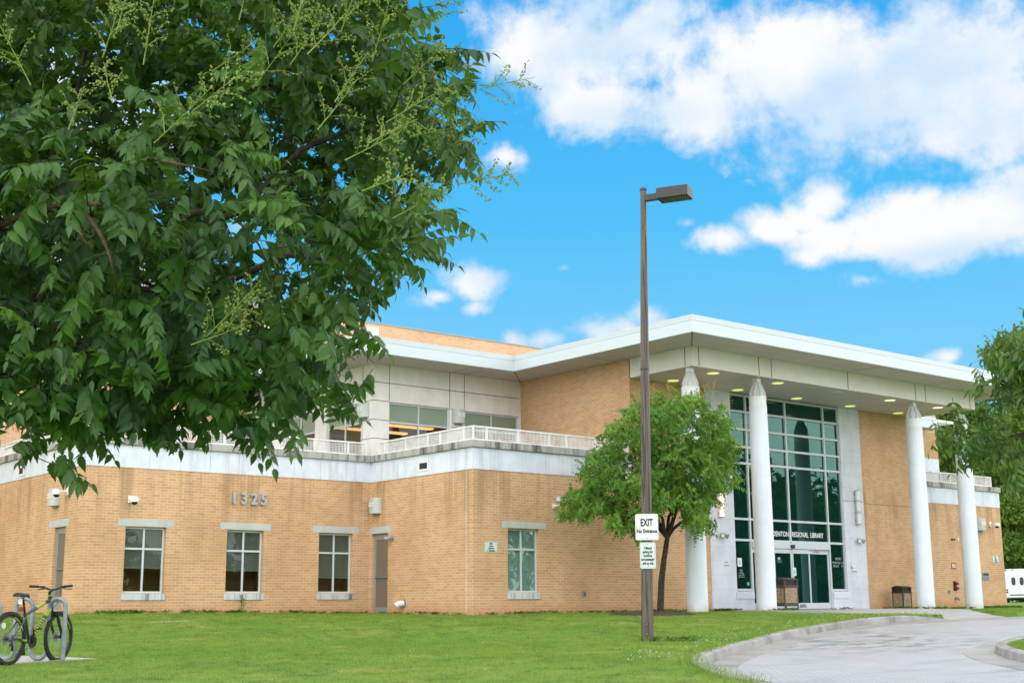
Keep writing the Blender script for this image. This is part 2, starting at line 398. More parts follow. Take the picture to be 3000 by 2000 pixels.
def road_mat():
    m = mat('road_pavers', (.5, .5, .5), .5, 0, .5); nt, p = nodes_of(m)
    g = nt.new('ShaderNodeNewGeometry').outputs['Position']
    mp = nt.new('ShaderNodeMapping', inp={'Rotation': (0, 0, .78)}); nt.l.new(g, mp.inputs[0])
    br = nt.new('ShaderNodeTexBrick', offset=.5, inp={'Color1': (.43, .43, .445, 1), 'Color2': (.34, .34, .355, 1), 'Mortar': (.12, .125, .12, 1), 'Scale': 1.0, 'Mortar Size': .006, 'Mortar Smooth': .3, 'Brick Width': .21, 'Row Height': .105})
    nt.l.new(mp.outputs[0], br.inputs['Vector'])
    big = nt.noise(g, .5, 5, .6); wet = nt.noise(nt.vmath('MULTIPLY', g, (.35, 1.5, 1)).outputs[0], 1.0, 5, .62)
    c = nt.mix(nt.math('MULTIPLY', nt.sstep(big, .35, .7), .5), br.outputs['Color'], (.42, .42, .44))
    wm = nt.sstep(wet, .52, .66)
    c = nt.mix(nt.math('MULTIPLY', wm, .28), c, (.22, .23, .23))
    # dark oily run-off along the kerb by the bend
    dv = nt.vmath('MULTIPLY_ADD', g, (.22, .22, 0), (-20.5*.22, -15.6*.22, 0)).outputs[0]; dl = nt.vmath('LENGTH', dv).outputs['Value']
    stn = nt.math('MULTIPLY', nt.sstep(dl, 1.0, .2), nt.sstep(nt.noise(nt.vmath('MULTIPLY', g, (.7, 1.6, 1)).outputs[0], 2.2, 6, .7), .46, .62))
    c = nt.mix(nt.math('MULTIPLY', stn, .75), c, (.10, .105, .10))
    gr = nt.math('MULTIPLY', nt.sstep(nt.noise(g, 14, 5, .75), .60, .70), nt.sstep(nt.noise(g, .8, 4, .6), .44, .66))
    c = nt.mix(nt.math('MULTIPLY', gr, .8), c, (.13, .17, .06))
    nt.l.new(c, p.inputs['Base Color'])
    nt.l.new(nt.mix(wm, (.5,)*3, (.3,)*3), p.inputs['Roughness'])
    b = nt.new('ShaderNodeBump', invert=True, inp={'Strength': .25, 'Distance': .004, 'Height': br.outputs['Fac']}); nt.l.new(b.outputs[0], p.inputs['Normal'])
    return m

BRICK = brick_mat()
STONE = stone_mat('pale_stone_band', (.74, .79, .88), (.32, .345, .37), .38, streak=1.6)
COPING = stone_mat('weathered_coping', (.44, .44, .41), (.07, .07, .06), .95, streak=2.2)
LINTEL = stone_mat('grey_lintel_stone', (.54, .57, .56), (.36, .38, .38), .4)
SILL = stone_mat('stained_sill_stone', (.60, .62, .63), (.10, .105, .11), .9, streak=4)
BLOCK = stone_mat('pale_block', (.74, .76, .83), (.58, .60, .65), .35, block=(.8, .4))
PANEL = stone_mat('beige_wall_panel', (.85, .82, .76), (.72, .69, .63), .3)
ROOFEDGE = mat('roof_edge_metal', (.52, .585, .61), .35, 0, .5); FASCIA = mat('white_fascia_metal', (.57, .645, .68), .35, 0, .5)
SOFFIT = speckled('soffit_panel', (.54, .495, .455), (.50, .455, .415), 1.3, .55)
BEAM = speckled('beam_cladding', (.79, .755, .70), (.75, .715, .66), 1.5, .5)
COLM = speckled('painted_column', (.77, .82, .90), (.73, .78, .86), 2.0, .5, c3=(.70, .74, .76), s3=.6)
CAPM = mat('column_cap_metal', (.62, .65, .64), .5); CAPW = mat('white_cap_band', (.8, .83, .83), .45)
ALU = mat('window_aluminium', (.56, .62, .64), .4, 0, .5)
GREYALU = mat('grey_door_metal', (.30, .31, .32), .45, .2); DOORSC = speckled('door_screen', (.20, .165, .13), (.17, .14, .11), 60, .6)
WHITE = mat('white_paint', (.8, .82, .82), .45); RAILW = speckled('white_railing_paint', (.82, .83, .82), (.76, .76, .74), 3, .5, c3=(.62, .48, .38), s3=3.2)
BLACK = mat('black_plastic', (.012, .012, .013), .45); DARK = mat('dark_gap', (.02, .02, .02), .8)
GLASS = glass_mat('window_glass', (.80, .84, .81), .24); CWGLASS = glass_mat('green_tinted_glass', (.36, .56, .52), .8, gcol=(.62, .90, .84), body=(.012, .095, .085))
BLIND = mat('window_blind', (.27, .28, .25), .7); BLINDG = mat('pale_window_blind', (.55, .80, .76), .7)
SHADE = mat('roller_shade', (.68, .72, .62), .8)
ROOM = speckled('brown_room', (.62, .35, .14), (.50, .28, .11), 1.5, .8); ROOMD = mat('dark_room', (.17, .17, .15), .8); ROOFM = speckled('flat_roof', (.3, .3, .29), (.24, .24, .23), 3)
GOLD = mat('warm_ceiling', (.45, .22, .07), .7)
STRIP = mat('warm_strip_light', (1, .8, .5), .5, emit=(1, .55, .2), es=1.7)
LENS = mat('downlight_lens', (.8, .85, .4), .5, emit=(.80, .90, .22), es=.8); LENSW = mat('warm_downlight_lens', (.9, .85, .5), .5, emit=(1, .87, .55), es=1.0)
SCONCE = mat('sconce_glass', (.75, .8, .8), .4); SCONCEL = mat('lit_sconce_glass', (.9, .7, .6), .5, emit=(1, .80, .68), es=.75)
def grime():
    nt, p = nodes_of(COLM); l = p.inputs['Base Color'].links[0].from_socket
    g = nt.new('ShaderNodeNewGeometry').outputs['Position']; sp = nt.new('ShaderNodeSeparateXYZ'); nt.l.new(g, sp.inputs[0])
    n = nt.noise(g, 5, 4, .6); k = nt.sstep(nt.math('ADD', sp.outputs[2], nt.math('MULTIPLY', n, .4)), .22, -.12)
    c = nt.mix(nt.math('MULTIPLY', k, .7), l, (.50, .40, .31)); st = nt.noise(nt.vmath('MULTIPLY', g, (9, 9, .5)).outputs[0], 1, 3, .6)
    c = nt.mix(nt.math('MULTIPLY', nt.sstep(st, .52, .72), .18), c, (.45, .48, .48)); nt.l.new(c, p.inputs['Base Color'])
grime()
LAMPBOX = mat('wall_lamp_paint', (.52, .54, .51), .5); LAMPSLOT = mat('lamp_lens', (.8, .84, .84), .4)
STEEL = mat('brushed_numeral_metal', (.40, .43, .50), .4, .25); GALV = speckled('galvanised_steel', (.27, .31, .335), (.19, .225, .25), 9, .45, metal=.35)
CAMW = mat('camera_white', (.78, .80, .80), .35)
CONC = speckled('concrete_pavement', (.44, .44, .43), (.37, .37, .36), 1.2, .42, bump=.1, c3=(.22, .22, .21), s3=.5)
KERB = speckled('kerb_concrete', (.36, .355, .34), (.24, .235, .22), 1.6, .65, bump=.25, c3=(.14, .135, .125), s3=2.5, detail=6)
GUTTER = speckled('gutter_concrete', (.36, .345, .32), (.27, .26, .24), 1.0, .4, c3=(.18, .175, .165), s3=.7)
LAWN = lawn_mat('lawn_ground'); BLADE = lawn_mat('grass_blade', True); ROAD = road_mat()
MULCH = speckled('mulch', (.045, .03, .018), (.09, .06, .035), 18, .95, bump=.8)
POLE = None
def pole_mat():
    m = mat('weathered_brown_pole', (.2, .17, .15), .45, 0, .5); nt, p = nodes_of(m)
    g = nt.new('ShaderNodeNewGeometry').outputs['Position']
    s1 = nt.noise(nt.vmath('MULTIPLY', g, (26, 26, .9)).outputs[0], 1.0, 3, .5, dist=.6)
    c = nt.mix(nt.sstep(s1, .40, .60), (.122, .096, .080), (.080, .062, .050))
    s2 = nt.noise(nt.vmath('MULTIPLY', g, (19, 19, .45)).outputs[0], 1.0, 2, .5, dist=1.4)
    c = nt.mix(nt.math('MULTIPLY', nt.sstep(s2, .55, .60), .95), c, (.014, .012, .011))
    sp = nt.noise(g, 34, 2, .5); c = nt.mix(nt.math('MULTIPLY', nt.sstep(sp, .70, .74), .8), c, (.05, .03, .025))
    nt.l.new(c, p.inputs['Base Color']); return m
POLE = pole_mat(); HEADM = mat('lamp_head_brown', (.045, .04, .042), .5); HEADL = mat('lamp_head_side', (.06, .055, .055), .35); LENSG = mat('lamp_head_lens', (.04, .06, .035), .12)
SIGNW = mat('white_sign_sheet', (.80, .84, .81), .4); SIGNG = mat('pale_green_sign_sheet', (.62, .74, .71), .4); SIGNB = mat('sign_black_ink', (.012, .012, .012), .5)
BOLT = mat('bolt_steel', (.3, .3, .31), .4, .7); RED = mat('red_sign', (.48, .035, .02), .5); REDV = mat('red_valve', (.35, .02, .02), .4)
BINF = mat('brown_bin_frame', (.075, .042, .038), .45); BINP = speckled('pebble_panel', (.50, .38, .24), (.16, .11, .07), 46, .9, bump=.8, lo=.45, hi=.55); BINT = mat('dark_bin_lid', (.02, .016, .015), .35)
BARK = speckled('bark', (.075, .058, .042), (.035, .027, .02), 14, .9, bump=.6); LIMB = speckled('limb_bark', (.17, .115, .075), (.09, .06, .04), 22, .85, bump=.4); TWIG = mat('twig', (.085, .055, .03), .8)
LEAF_A = leaf_mat('goldenrain_leaf', (.018, .075, .018), (.118, .265, .046), (.22, .36, .02), .33, .38, .38)
LEAF_B = leaf_mat('young_goldenrain_leaf', (.060, .180, .032), (.24, .41, .062), (.3, .46, .03), .35, .5, .2)
LEAF_C = leaf_mat('ash_leaf', (.040, .115, .030), (.17, .29, .042), (.18, .30, .02), .32)
LEAF_D = leaf_mat('woodland_leaf', (.050, .125, .026), (.20, .30, .045), (.16, .26, .02), .25, .7, .2)
LEAF_W = leaf_mat('weed_leaf', (.07, .17, .025), (.20, .32, .05), (.2, .3, .03), .3)
FLOWER = mat('flower_panicle', (.19, .27, .042), .6); FLOWERY = mat('yellow_flower_panicle', (.42, .40, .07), .6)
VANW = mat('van_white', (.74, .76, .80), .3, 0, .5); VANG = mat('van_glass', (.06, .06, .09), .1); TYRE = mat('tyre_rubber', (.015, .015, .015), .8)

# ------------------------------------------------------------------ plan dimensions
U0, VA, U1, VC = 11.60, 30.37, 19.65, 25.76
ZB, ZC, ZCT = 3.315, 3.86, 4.04
UW, UW2 = 25.14, 38.60
UP_, VP = 19.78, 30.53
ZT, ZM, ZF, ZBEAM = 6.70, 6.985, 7.15, 6.17
U9 = 43.66; VBK = 38.0; MID = 31.87
G = -.60            # walls go below the ground

def wall_cells(a0, a1, z0, z1, holes):
    A = sorted({a0, a1, *[h[0] for h in holes], *[h[1] for h in holes]}); Zs = sorted({z0, z1, *[h[2] for h in holes], *[h[3] for h in holes]})
    for i in range(len(A)-1):
        for j in range(len(Zs)-1):
            m = ((A[i]+A[i+1])/2, (Zs[j]+Zs[j+1])/2)
            if not any(h[0] < m[0] < h[1] and h[2] < m[1] < h[3] for h in holes): yield A[i], A[i+1], Zs[j], Zs[j+1]
def wall(mb, axis, c, a0, a1, z0, z1, holes=(), d=.14):
    """wall face at X or Y = c (facing the minus side) with openings whose reveals go d deep"""
    def P(a, z, k): return (a, c+k, z) if axis == 'y' else (c+k, a, z)
    for x0, x1, y0, y1 in wall_cells(a0, a1, z0, z1, holes):
        mb.quad(P(x0, y0, 0), P(x1, y0, 0), P(x1, y1, 0), P(x0, y1, 0))
    for h in holes:
        a, b, e, f = h
        for p, q in (((a, e), (b, e)), ((b, e), (b, f)), ((b, f), (a, f)), ((a, f), (a, e))):
            mb.quad(P(*p, 0), P(*q, 0), P(*q, d), P(*p, d))
    return mb

lib = empty('library_building', (U1, VC, -.235))
tag(lib, 'tan brick regional library with white canopy roof, round columns and glass entrance', 'building')

def bx(axis, c, a0, a1, k0, k1, z0, z1, mb=None):
    """box on a wall: depth k0..k1 measured into the wall from c"""
    mb = mb or MB()
    return mb.box(a0, a1, c+k0, c+k1, z0, z1) if axis == 'y' else mb.box(c+k0, c+k1, a0, a1, z0, z1)

def window(axis, c, a0, a1, z0, z1, bar_z, blind_to, frame_mat=ALU, blind_mat=BLIND, sill=True, room=True, muls=None, depth=.10, lint=None, fw=.05, shade=False, blinds=True, roomm=None):
    muls = muls if muls is not None else [(a0+a1)/2]
    f = MB(); e = .003
    for q0, q1 in ((a0+e, a0+fw), (a1-fw, a1-e)): bx(axis, c, q0, q1, depth, depth+.06, z0+e, z1-e, f)
    for q0, q1 in ((z0+e, z0+fw), (z1-fw, z1-e)): bx(axis, c, a0+fw, a1-fw, depth+.002, depth+.058, q0, q1, f)
    for z in bar_z: bx(axis, c, a0+fw, a1-fw, depth+.004, depth+.056, z-fw*.5, z+fw*.5, f)
    zz = [z0+fw]+[b for z in bar_z for b in (z-fw*.5, z+fw*.5)]+[z1-fw]
    for mcen in muls:
        for k in range(0, len(zz), 2): bx(axis, c, mcen-fw*.5, mcen+fw*.5, depth+.006, depth+.054, zz[k], zz[k+1], f)
    fo = obj('window', f, frame_mat, lib, bevel=.006)
    obj('pane', bx(axis, c, a0+fw*.6, a1-fw*.6, depth+.028, depth+.032, z0+fw*.6, z1-fw*.6), GLASS, fo)
    if lint:
        obj('lintel', bx(axis, c, lint[0], lint[1], -.006, .08, z1+.008, z1+.175), LINTEL, fo, bevel=.004)
    if sill:
        obj('sill', bx(axis, c, a0-.03, a1+.03, -.03, .12, z0-.16, z0-.004), SILL, fo, bevel=.006)
    if blinds:
        b = MB(); ins = depth+.05
        if shade:
            bx(axis, c, a0+.02, a1-.02, ins, ins+.004, blind_to, z1-.02, b)
        else:
            z = z1-.05
            while z > blind_to:
                for s0, s1 in zip([a0+.05]+[m+.012 for m in muls], [m-.012 for m in muls]+[a1-.05]):
                    n = len(b.v)
                    dz, dk = .012, .008
                    pts = [(s0, ins, z-dz), (s1, ins, z-dz), (s1, ins+dk*2, z+dz), (s0, ins+dk*2, z+dz)]
                    b.add([(p[0], c+p[1], p[2]) if axis == 'y' else (c+p[1], p[0], p[2]) for p in pts], [(0, 1, 2, 3)])
                z -= .0275
            bx(axis, c, a0+.05, a1-.05, ins-.004, ins+.02, blind_to-.02, blind_to+.004, b)
        obj('blind', b, SHADE if shade else blind_mat, fo)
    if room:
        r = MB(); e0, e1, k0, k1, y0, y1 = a0-.35, a1+.35, .145, 1.15, z0-.3, z1+.25
        def P(a, k, z): return (a, c+k, z) if axis == 'y' else (c+k, a, z)
        r.quad(P(e0, k1, y0), P(e1, k1, y0), P(e1, k1, y1), P(e0, k1, y1)); r.quad(P(e0, k0, y0), P(e0, k1, y0), P(e0, k1, y1), P(e0, k0, y1))
        r.quad(P(e1, k0, y0), P(e1, k1, y0), P(e1, k1, y1), P(e1, k0, y1)); r.quad(P(e0, k0, y0), P(e1, k0, y0), P(e1, k1, y0), P(e0, k1, y0)); r.quad(P(e0, k0, y1), P(e1, k0, y1), P(e1, k1, y1), P(e0, k1, y1))
        obj('room', r, roomm or ROOM, fo)
    return fo

def door(axis, c, a0, a1, z0, z1, lint):
    f = MB(); k0, k1 = .07, .13
    bx(axis, c, a0+.003, a0+.09, k0, k1, z0, z1-.003, f); bx(axis, c, a1-.09, a1-.003, k0, k1, z0, z1-.003, f)
    bx(axis, c, a0+.09, a1-.09, k0, k1, z1-.16, z1-.003, f); bx(axis, c, a0+.09, a1-.09, k0, k1, z0, z0+.17, f)
    o = obj('door', f, GREYALU, lib, bevel=.005)
    obj('screen', bx(axis, c, a0+.09, a1-.09, k0+.02, k0+.04, z0+.17, z1-.16), DOORSC, o)
    obj('push_bar', bx(axis, c, a0+.10, a1-.10, k0-.02, k0+.012, z0+.95, z0+.985), GALV, o)
    obj('lintel', bx(axis, c, lint[0], lint[1], -.006, .08, z1+.008, z1+.18), LINTEL, o, bevel=.004)
    obj('room', bx(axis, c, a0-.1, a1+.1, .145, .6, z0, z1+.1), ROOMD, o)
    return o

# ---- lower storey
wA = [(12.68, 13.73), (15.36, 16.40), (18.04, 19.09)]
ZW0, ZW1, ZWM = .322, 1.905, 1.382
m_ = MB(); wall(m_, 'y', VA, U0, U1, G, ZB, [(a, b, ZW0, ZW1) for a, b in wA]); obj('brick_wall', m_, BRICK, lib)
m_ = MB(); wall(m_, 'x', U1, VC, VA, G, ZB, [(29.50, 30.28, -.23, 1.905)]); obj('brick_wall', m_, BRICK, lib)
m_ = MB(); wall(m_, 'y', VC, U1, UW, G, ZB, [(20.757, 21.79, ZW0-.03, 1.885)]); obj('brick_wall', m_, BRICK, lib)
m_ = MB(); wall(m_, 'x', U0, VA, VBK, G, ZB, [(31.36, 32.10, -.05, 1.92)]); obj('brick_wall', m_, BRICK, lib)
m_ = MB(); wall(m_, 'y', VC, UW2, U9, G, ZB); m_.quad((U9, VC, G), (U9, VBK, G), (U9, VBK, ZB), (U9, VC, ZB)); obj('brick_wall', m_, BRICK, lib)
for (a, b), l, bl in zip(wA, ((12.487, 13.92), (15.17, 16.606), (17.848, 19.285)), (.93, .90, .74)):
    window('y', VA, a, b, ZW0, ZW1, [ZWM], bl, lint=l)
window('y', VC, 20.757, 21.79, ZW0-.03, 1.885, [1.366], .34, blind_mat=BLINDG, lint=(20.576, 22.02), roomm=ROOMD)
door('x', U1, 29.50, 30.28, -.22, 1.905, (29.36, VA-.004))
door('x', U0, 31.36, 32.10, -.05, 1.92, (31.20, 32.48))
# expansion joint of pale sealant near the corner
obj('expansion_joint', MB().box(U1-.002, U1+.01, 26.02, 26.032, -.3, ZB-.003), STONE, lib)
# stone band in panels with joints, coping slab on top
def band(axis, c, a0, a1, joints, flip=1):
    e = sorted([a0]+[j for j in joints if a0 < j < a1]+[a1]); mb = MB()
    for p, q in zip(e, e[1:]): bx(axis, c, p+(.003 if p > a0 else 0), q-(.003 if q < a1 else 0), -.012, .1, ZB, ZC, mb)
    return obj('stone_band', mb, STONE, lib, bevel=.003)
def jn(a0, a1, st, ph=0): return [a0+ph+i*st for i in range(int((a1-a0)/st)+2)]
band('y', VA, U0-.012, U1-.0125, jn(11.6, 19.6, .8045)); band('x', U1, VC-.012, VA+.1, [26.0, 26.8, 27.63, 28.65, 29.5]); band('y', VC, U1+.1, UW, jn(19.65, 25.2, .775, .04)[1:])
band('x', U0, VA+.1, VBK, jn(30.4, 38, .9, .55)); band('y', VC, UW2, U9+.012, jn(38.6, 43.7, .8))
def coping(axis, c, a0, a1, joints):
    e = sorted([a0]+[j for j in joints if a0 < j < a1]+[a1]); mb = MB()
    for p, q in zip(e, e[1:]): bx(axis, c, p+.003, q-.003, -.075, .34, ZC+.002, ZCT, mb)
    return obj('coping', mb, COPING, lib, bevel=.01)
coping('y', VA, U0-.075, U1-.078, jn(11.6, 19.6, .8045)); coping('x', U1, VC-.075, VA+.34, [26.8, 27.63, 28.65, 29.5]); coping('y', VC, U1+.342, UW, jn(19.65, 25.2, .775, .04)[1:])
coping('x', U0, VA+.342, VBK, jn(30.4, 38, .9, .55)); coping('y', VC, UW2, U9+.06, jn(38.6, 43.7, .8))
for b in ((U0+.1, U1, VA+.1, VBK, 3.86, 3.95), (U1+.1, UW, VC+.1, VBK, 3.865, 3.955), (UW2, U9-.02, VC+.1, VBK, 3.865, 3.955)): obj('terrace_roof', MB().box(*b), ROOFM, lib)
# overflow scuppers
def scupper(axis, c, a0, a1, z0, z1):
    f = MB(); t = .05
    bx(axis, c, a0, a0+t, -.03, .06, z0, z1, f); bx(axis, c, a1-t, a1, -.03, .06, z0, z1, f)
    bx(axis, c, a0+t, a1-t, -.03, .06, z1-t, z1, f); bx(axis, c, a0+t, a1-t, -.03, .06, z0, z0+t, f)
    o = obj('scupper', f, WHITE, lib, bevel=.004); obj('opening', bx(axis, c, a0+t, a1-t, -.016, -.0135, z0+t, z1-t), BLACK, o)
    return o
scupper('x', U1, 27.63, 28.09, 3.43, 3.69); scupper('x', U0, 34.55, 34.98, 3.40, 3.66)

# ---- terrace railings: posts, rails and square grating
def railing(axis, c, posts, ends=None):
    b = MB(); k0 = .03
    a0, a1 = posts[0], posts[-1]; z0, z1 = ZCT+.002, 4.41
    for p in posts: bx(axis, c, p-.021, p+.021, k0, k0+.042, z0, z1-.0402, b)
    bx(axis, c, a0-.021, a1+.021, k0-.002, k0+.044, z1-.04, z1, b)
    for p, q in zip(posts, posts[1:]): bx(axis, c, p+.021, q-.021, k0+.003, k0+.037, z0+.012, z0+.045, b)
    o = obj('railing', b, RAILW, lib)
    g = MB()
    for p, q in zip(posts, posts[1:]):
        x = p+.021+.028
        while x < q-.03: bx(axis, c, x-.0045, x+.0045, k0+.012, k0+.028, z0+.045, z1-.041, g); x += .0465
        z = z0+.045+.038
        while z < z1-.055: bx(axis, c, p+.021, q-.021, k0+.014, k0+.026, z-.0045, z+.0045, g); z += .0465
    obj('grating', g, RAILW, o); return o
def pp(a0, a1, seq=(1.04, .55)):
    out = [a0]; i = 0
    while out[-1]+.3 < a1-.3: out.append(out[-1]+seq[i % len(seq)]); i += 1
    out[-1] = a1; return out
railing('y', VA, [U0+.03, 12.70, 13.82, 14.16, 15.22, 16.28, 16.8, 17.86, 18.92, 19.48])
railing('x', U1, [VC+.04, 26.19, 27.20, 27.76, 28.77, 29.78, 30.05])
railing('y', VC, [U1+.06, 20.13, 21.16, 22.21, 22.81, 23.84, 24.5, 25.06])
railing('x', U0, pp(VA+.06, 37.8, (.95, 1.0, .5)))
railing('y', VC, [38.66, 39.1, 40.1, 40.7, 41.7, 42.2, 42.95, 43.28])

# ---- pavilion on the terrace: beige panels and windows
hP = [(20.32, 22.455, 4.02, 5.645), (23.01, 25.075, 4.02, 5.62)]
m_ = MB(); wall(m_, 'y', VP, UP_, UW, 3.955, ZT, hP); obj('panel_wall', m_, PANEL, lib)
hS = [(31.14, 33.04, 4.02, 5.645), (33.68, 35.6, 4.02, 5.645)]
m_ = MB(); wall(m_, 'x', UP_, VP, VBK, 3.955, ZT, hS); obj('panel_wall', m_, PANEL, lib)
for h in hP: window('y', VP, *h, [5.08], 5.09, sill=False, room=False, shade=True, depth=.06)
for h in hS: window('x', UP_, *h, [5.08], 5.09, sill=False, room=False, shade=True, depth=.06)
j = MB(); t = .008
for u, z0 in ((20.32, 5.66), (22.44, 5.66), (22.98, 5.64)): j.box(u-t, u+t, VP-.003, VP+.02, z0, ZT-.01)
j.box(UP_-.003, UW-.05, VP-.0035, VP+.02, 6.175-t, 6.175+t)
for z in (5.65, 5.108, 4.58): j.box(UP_-.003, 20.30, VP-.0035, VP+.02, z-t, z+t); j.box(22.47, 23.0, VP-.0035, VP+.02, z-t-.02, z+t-.02)
for v, z0 in ((31.08, 4.0), (33.08, 5.66), (33.64, 5.66)): j.box(UP_-.003, UP_+.02, v-t, v+t, z0, ZT-.01)
j.box(UP_-.0035, UP_+.02, VP-.003, VBK, 6.175-t, 6.175+t)
for z in (5.65, 5.108, 4.58): j.box(UP_-.0035, UP_+.02, VP-.003, 31.12, z-t, z+t)
obj('panel_joint', j, DARK, lib)
# interior of the pavilion with warm lit ceiling strips
r = MB(); r.quad((UP_+.3, 37.5, 3.96), (UW-.1, 37.5, 3.96), (UW-.1, 37.5, 6.1), (UP_+.3, 37.5, 6.1)); r.quad((UW-.08, VP+.2, 3.96), (UW-.08, 37.5, 3.96), (UW-.08, 37.5, 6.1), (UW-.08, VP+.2, 6.1))
obj('pavilion_room', r, ROOM, lib)
obj('pavilion_ceiling', MB().box(UP_+.15, UW-.1, VP+.16, 37.5, 5.66, 5.7), GOLD, lib)
for vv in (31.6, 33.0, 34.5, 36.0): obj('strip_light', MB().box(UP_+.6, UW-.5, vv-.11, vv+.11, 5.60, 5.655), STRIP, lib)
for b in ((20.4, 24.8, 36.6, 36.9, 3.96, 5.0), (21.1, 21.5, 33.2, 33.5, 3.96, 5.0), (23.2, 23.7, 34.2, 34.5, 3.96, 5.1)): obj('book_shelf', MB().box(*b), ROOMD, lib)

# ---- entrance: upper brick walls, pale block piers, curtain wall
m_ = MB(); wall(m_, 'x', UW, VC, VP, 3.95, ZT); obj('brick_wall', m_, BRICK, lib)
m_ = MB(); m_.quad((UW2, VC, 3.95), (UW2, VP, 3.95), (UW2, VP, ZT), (UW2, VC, ZT)); obj('brick_wall', m_, BRICK, lib)
m_ = MB(); wall(m_, 'y', VC, UW, 28.2, ZB, ZBEAM+.05); wall(m_, 'y', VC, UW, 28.2, G, ZB); obj('brick_wall', m_, BRICK, lib)
m_ = MB(); wall(m_, 'y', VC, 35.53, UW2, G, ZBEAM+.05); obj('brick_wall', m_, BRICK, lib)
obj('expansion_joint', MB().box(35.6, 38.5, VC-.002, VC+.01, 3.12, 3.132), DARK, lib)
CU = [29.27, 30.01, 31.85, 33.72, 34.47]; CZ = [6.13, 5.63, 5.095, 4.57, 4.08, 2.43, 1.815]
k = -.02
for (p0, p1, q0, q1, ue, us, uo) in ((28.2, 29.27, 29.27, 30.01, 29.27, 30.01, 28.2), (34.47, 35.53, 33.72, 34.47, 34.47, 33.72, 35.53)):
    m_ = MB(); wall(m_, 'y', VC+k, p0, p1, G, ZBEAM+.05); wall(m_, 'y', VC+k, q0, q1, G, .33)
    m_.quad((ue, VC+k, .33), (ue, VC+.2, .33), (ue, VC+.2, ZBEAM), (ue, VC+k, ZBEAM)); m_.quad((us, VC+k, G), (us, VC+.2, G), (us, VC+.2, .33), (us, VC+k, .33))
    m_.quad((uo, VC+k, G), (uo, VC, G), (uo, VC, ZBEAM), (uo, VC+k, ZBEAM)); m_.quad((q0, VC+k, .33), (q1, VC+k, .33), (q1, VC+.2, .33), (q0, VC+.2, .33))
    obj('block_pier', m_, BLOCK, lib)
for a, b in ((28.25, 29.25), (34.48, 35.5)): obj('expansion_joint', MB().box(a, b, VC-.023, VC, 3.165, 3.177), DARK, lib)
for a, b in ((29.22, 30.0), (33.73, 34.52)): obj('sill', MB().box(a, b, VC-.045, VC-.021, .12, .30), BLOCK, lib, bevel=.004)
f = MB(); w2 = .032; y0, y1 = VC+.02, VC+.14
for u in CU: f.box(u-w2, u+w2, y0, y1, (.34 if u in (29.27, 34.47) else (1.815 if u == 31.85 else -.2)), 6.165)
for z in CZ:
    for a, b in zip(CU, CU[1:]):
        f.box(a+w2, b-w2, y0+.003, y1-.003, z-.033, z+.033)
for a, b in ((CU[0], CU[1]), (CU[3], CU[4])): f.box(a+w2, b-w2, y0+.003, y1-.003, .34, .41)
cw = obj('curtain_wall', f, ALU, lib, bevel=.004)
f = MB()
zl = CZ+[.41]
for i, (a, b) in enumerate(zip(CU, CU[1:])):
    for k in range(6): f.box(a+w2, b-w2, VC+.075, VC+.079, CZ[k+1]+.033, CZ[k]-.033)
    if i in (0, 3): f.box(a+w2, b-w2, VC+.075, VC+.079, .41, CZ[6]-.033)
obj('pane', f, CWGLASS, cw)
# sliding doors
obj('door_header', MB().box(30.045, 33.685, VC-.03, VC+.16, 1.60, 1.78), ALU, cw, bevel=.006)
for k, (a, b, dy) in enumerate(((30.05, 31.0, .06), (31.0, 31.84, .015), (31.86, 32.70, .015), (32.70, 33.68, .06))):
    d = MB(); z0, z1 = -.19, 1.595; s = .055
    d.box(a, a+s, VC+dy, VC+dy+.045, z0, z1).box(b-s, b, VC+dy, VC+dy+.045, z0, z1).box(a+s, b-s, VC+dy, VC+dy+.045, z1-.13, z1).box(a+s, b-s, VC+dy, VC+dy+.045, z0, z0+.18)
    dd = obj('sliding_door', d, ALU, lib, bevel=.004)
    obj('pane', MB().box(a+s, b-s, VC+dy+.02, VC+dy+.024, z0+.18, z1-.13), CWGLASS, dd)
obj('door_sensor', MB().prism([(31.75, 1.72), (31.90, 1.72), (31.91, 1.66), (31.86, 1.61), (31.79, 1.61), (31.74, 1.66)], 'y', VC-.09, VC-.031), BLACK, lib, bevel=.01)
# lobby behind the glass
r = MB(); a0, a1, b0, b1 = 28.9, 34.9, VC+.2, 34.0
r.quad((a0, b1, G), (a1, b1, G), (a1, b1, ZBEAM), (a0, b1, ZBEAM)); r.quad((a0, b0, G), (a0, b1, G), (a0, b1, ZBEAM), (a0, b0, ZBEAM)); r.quad((a1, b0, G), (a1, b1, G), (a1, b1, ZBEAM), (a1, b0, ZBEAM))
r.quad((a0, b0, -.2), (a1, b0, -.2), (a1, b1, -.2), (a0, b1, -.2)); r.quad((a0, b0, 6.16), (a1, b0, 6.16), (a1, b1, 6.16), (a0, b1, 6.16))
obj('lobby', r, speckled('lobby_wall', (.26, .19, .12), (.18, .14, .10), .7, .8), lib)
obj('lobby_balcony', MB().box(28.95, 34.85, 29.5, 33.9, 2.9, 3.3), SHADE, lib)
for a, b in ((31.95, 34.8), (29.3, 31.5)): obj('lobby_wall_panel', MB().box(a, b, VC+.55, VC+.6, 5.0, 5.52), PANEL, lib)
for a in (30.2, 33.1): obj('lobby_column', MB().lathe((a, 28.6, 0), [(.3, -.2), (.3, 6.15)], 24), COLM, lib, smooth=True)
obj('lobby_desk', MB().box(29.6, 31.8, 30.5, 31.2, -.19, .9), GALV, lib)
for a, b in ((31.02, 31.42), (31.9, 32.35)): obj('lobby_sign', MB().box(a, b, VC+.3, VC+.32, 2.18, 2.34), SHADE, lib)
for (a, b) in ((29.4, 30.3), (32.0, 32.5)): obj('strip_light', MB().box(a, b, 28.0, 28.1, 4.42, 4.46), STRIP, lib)
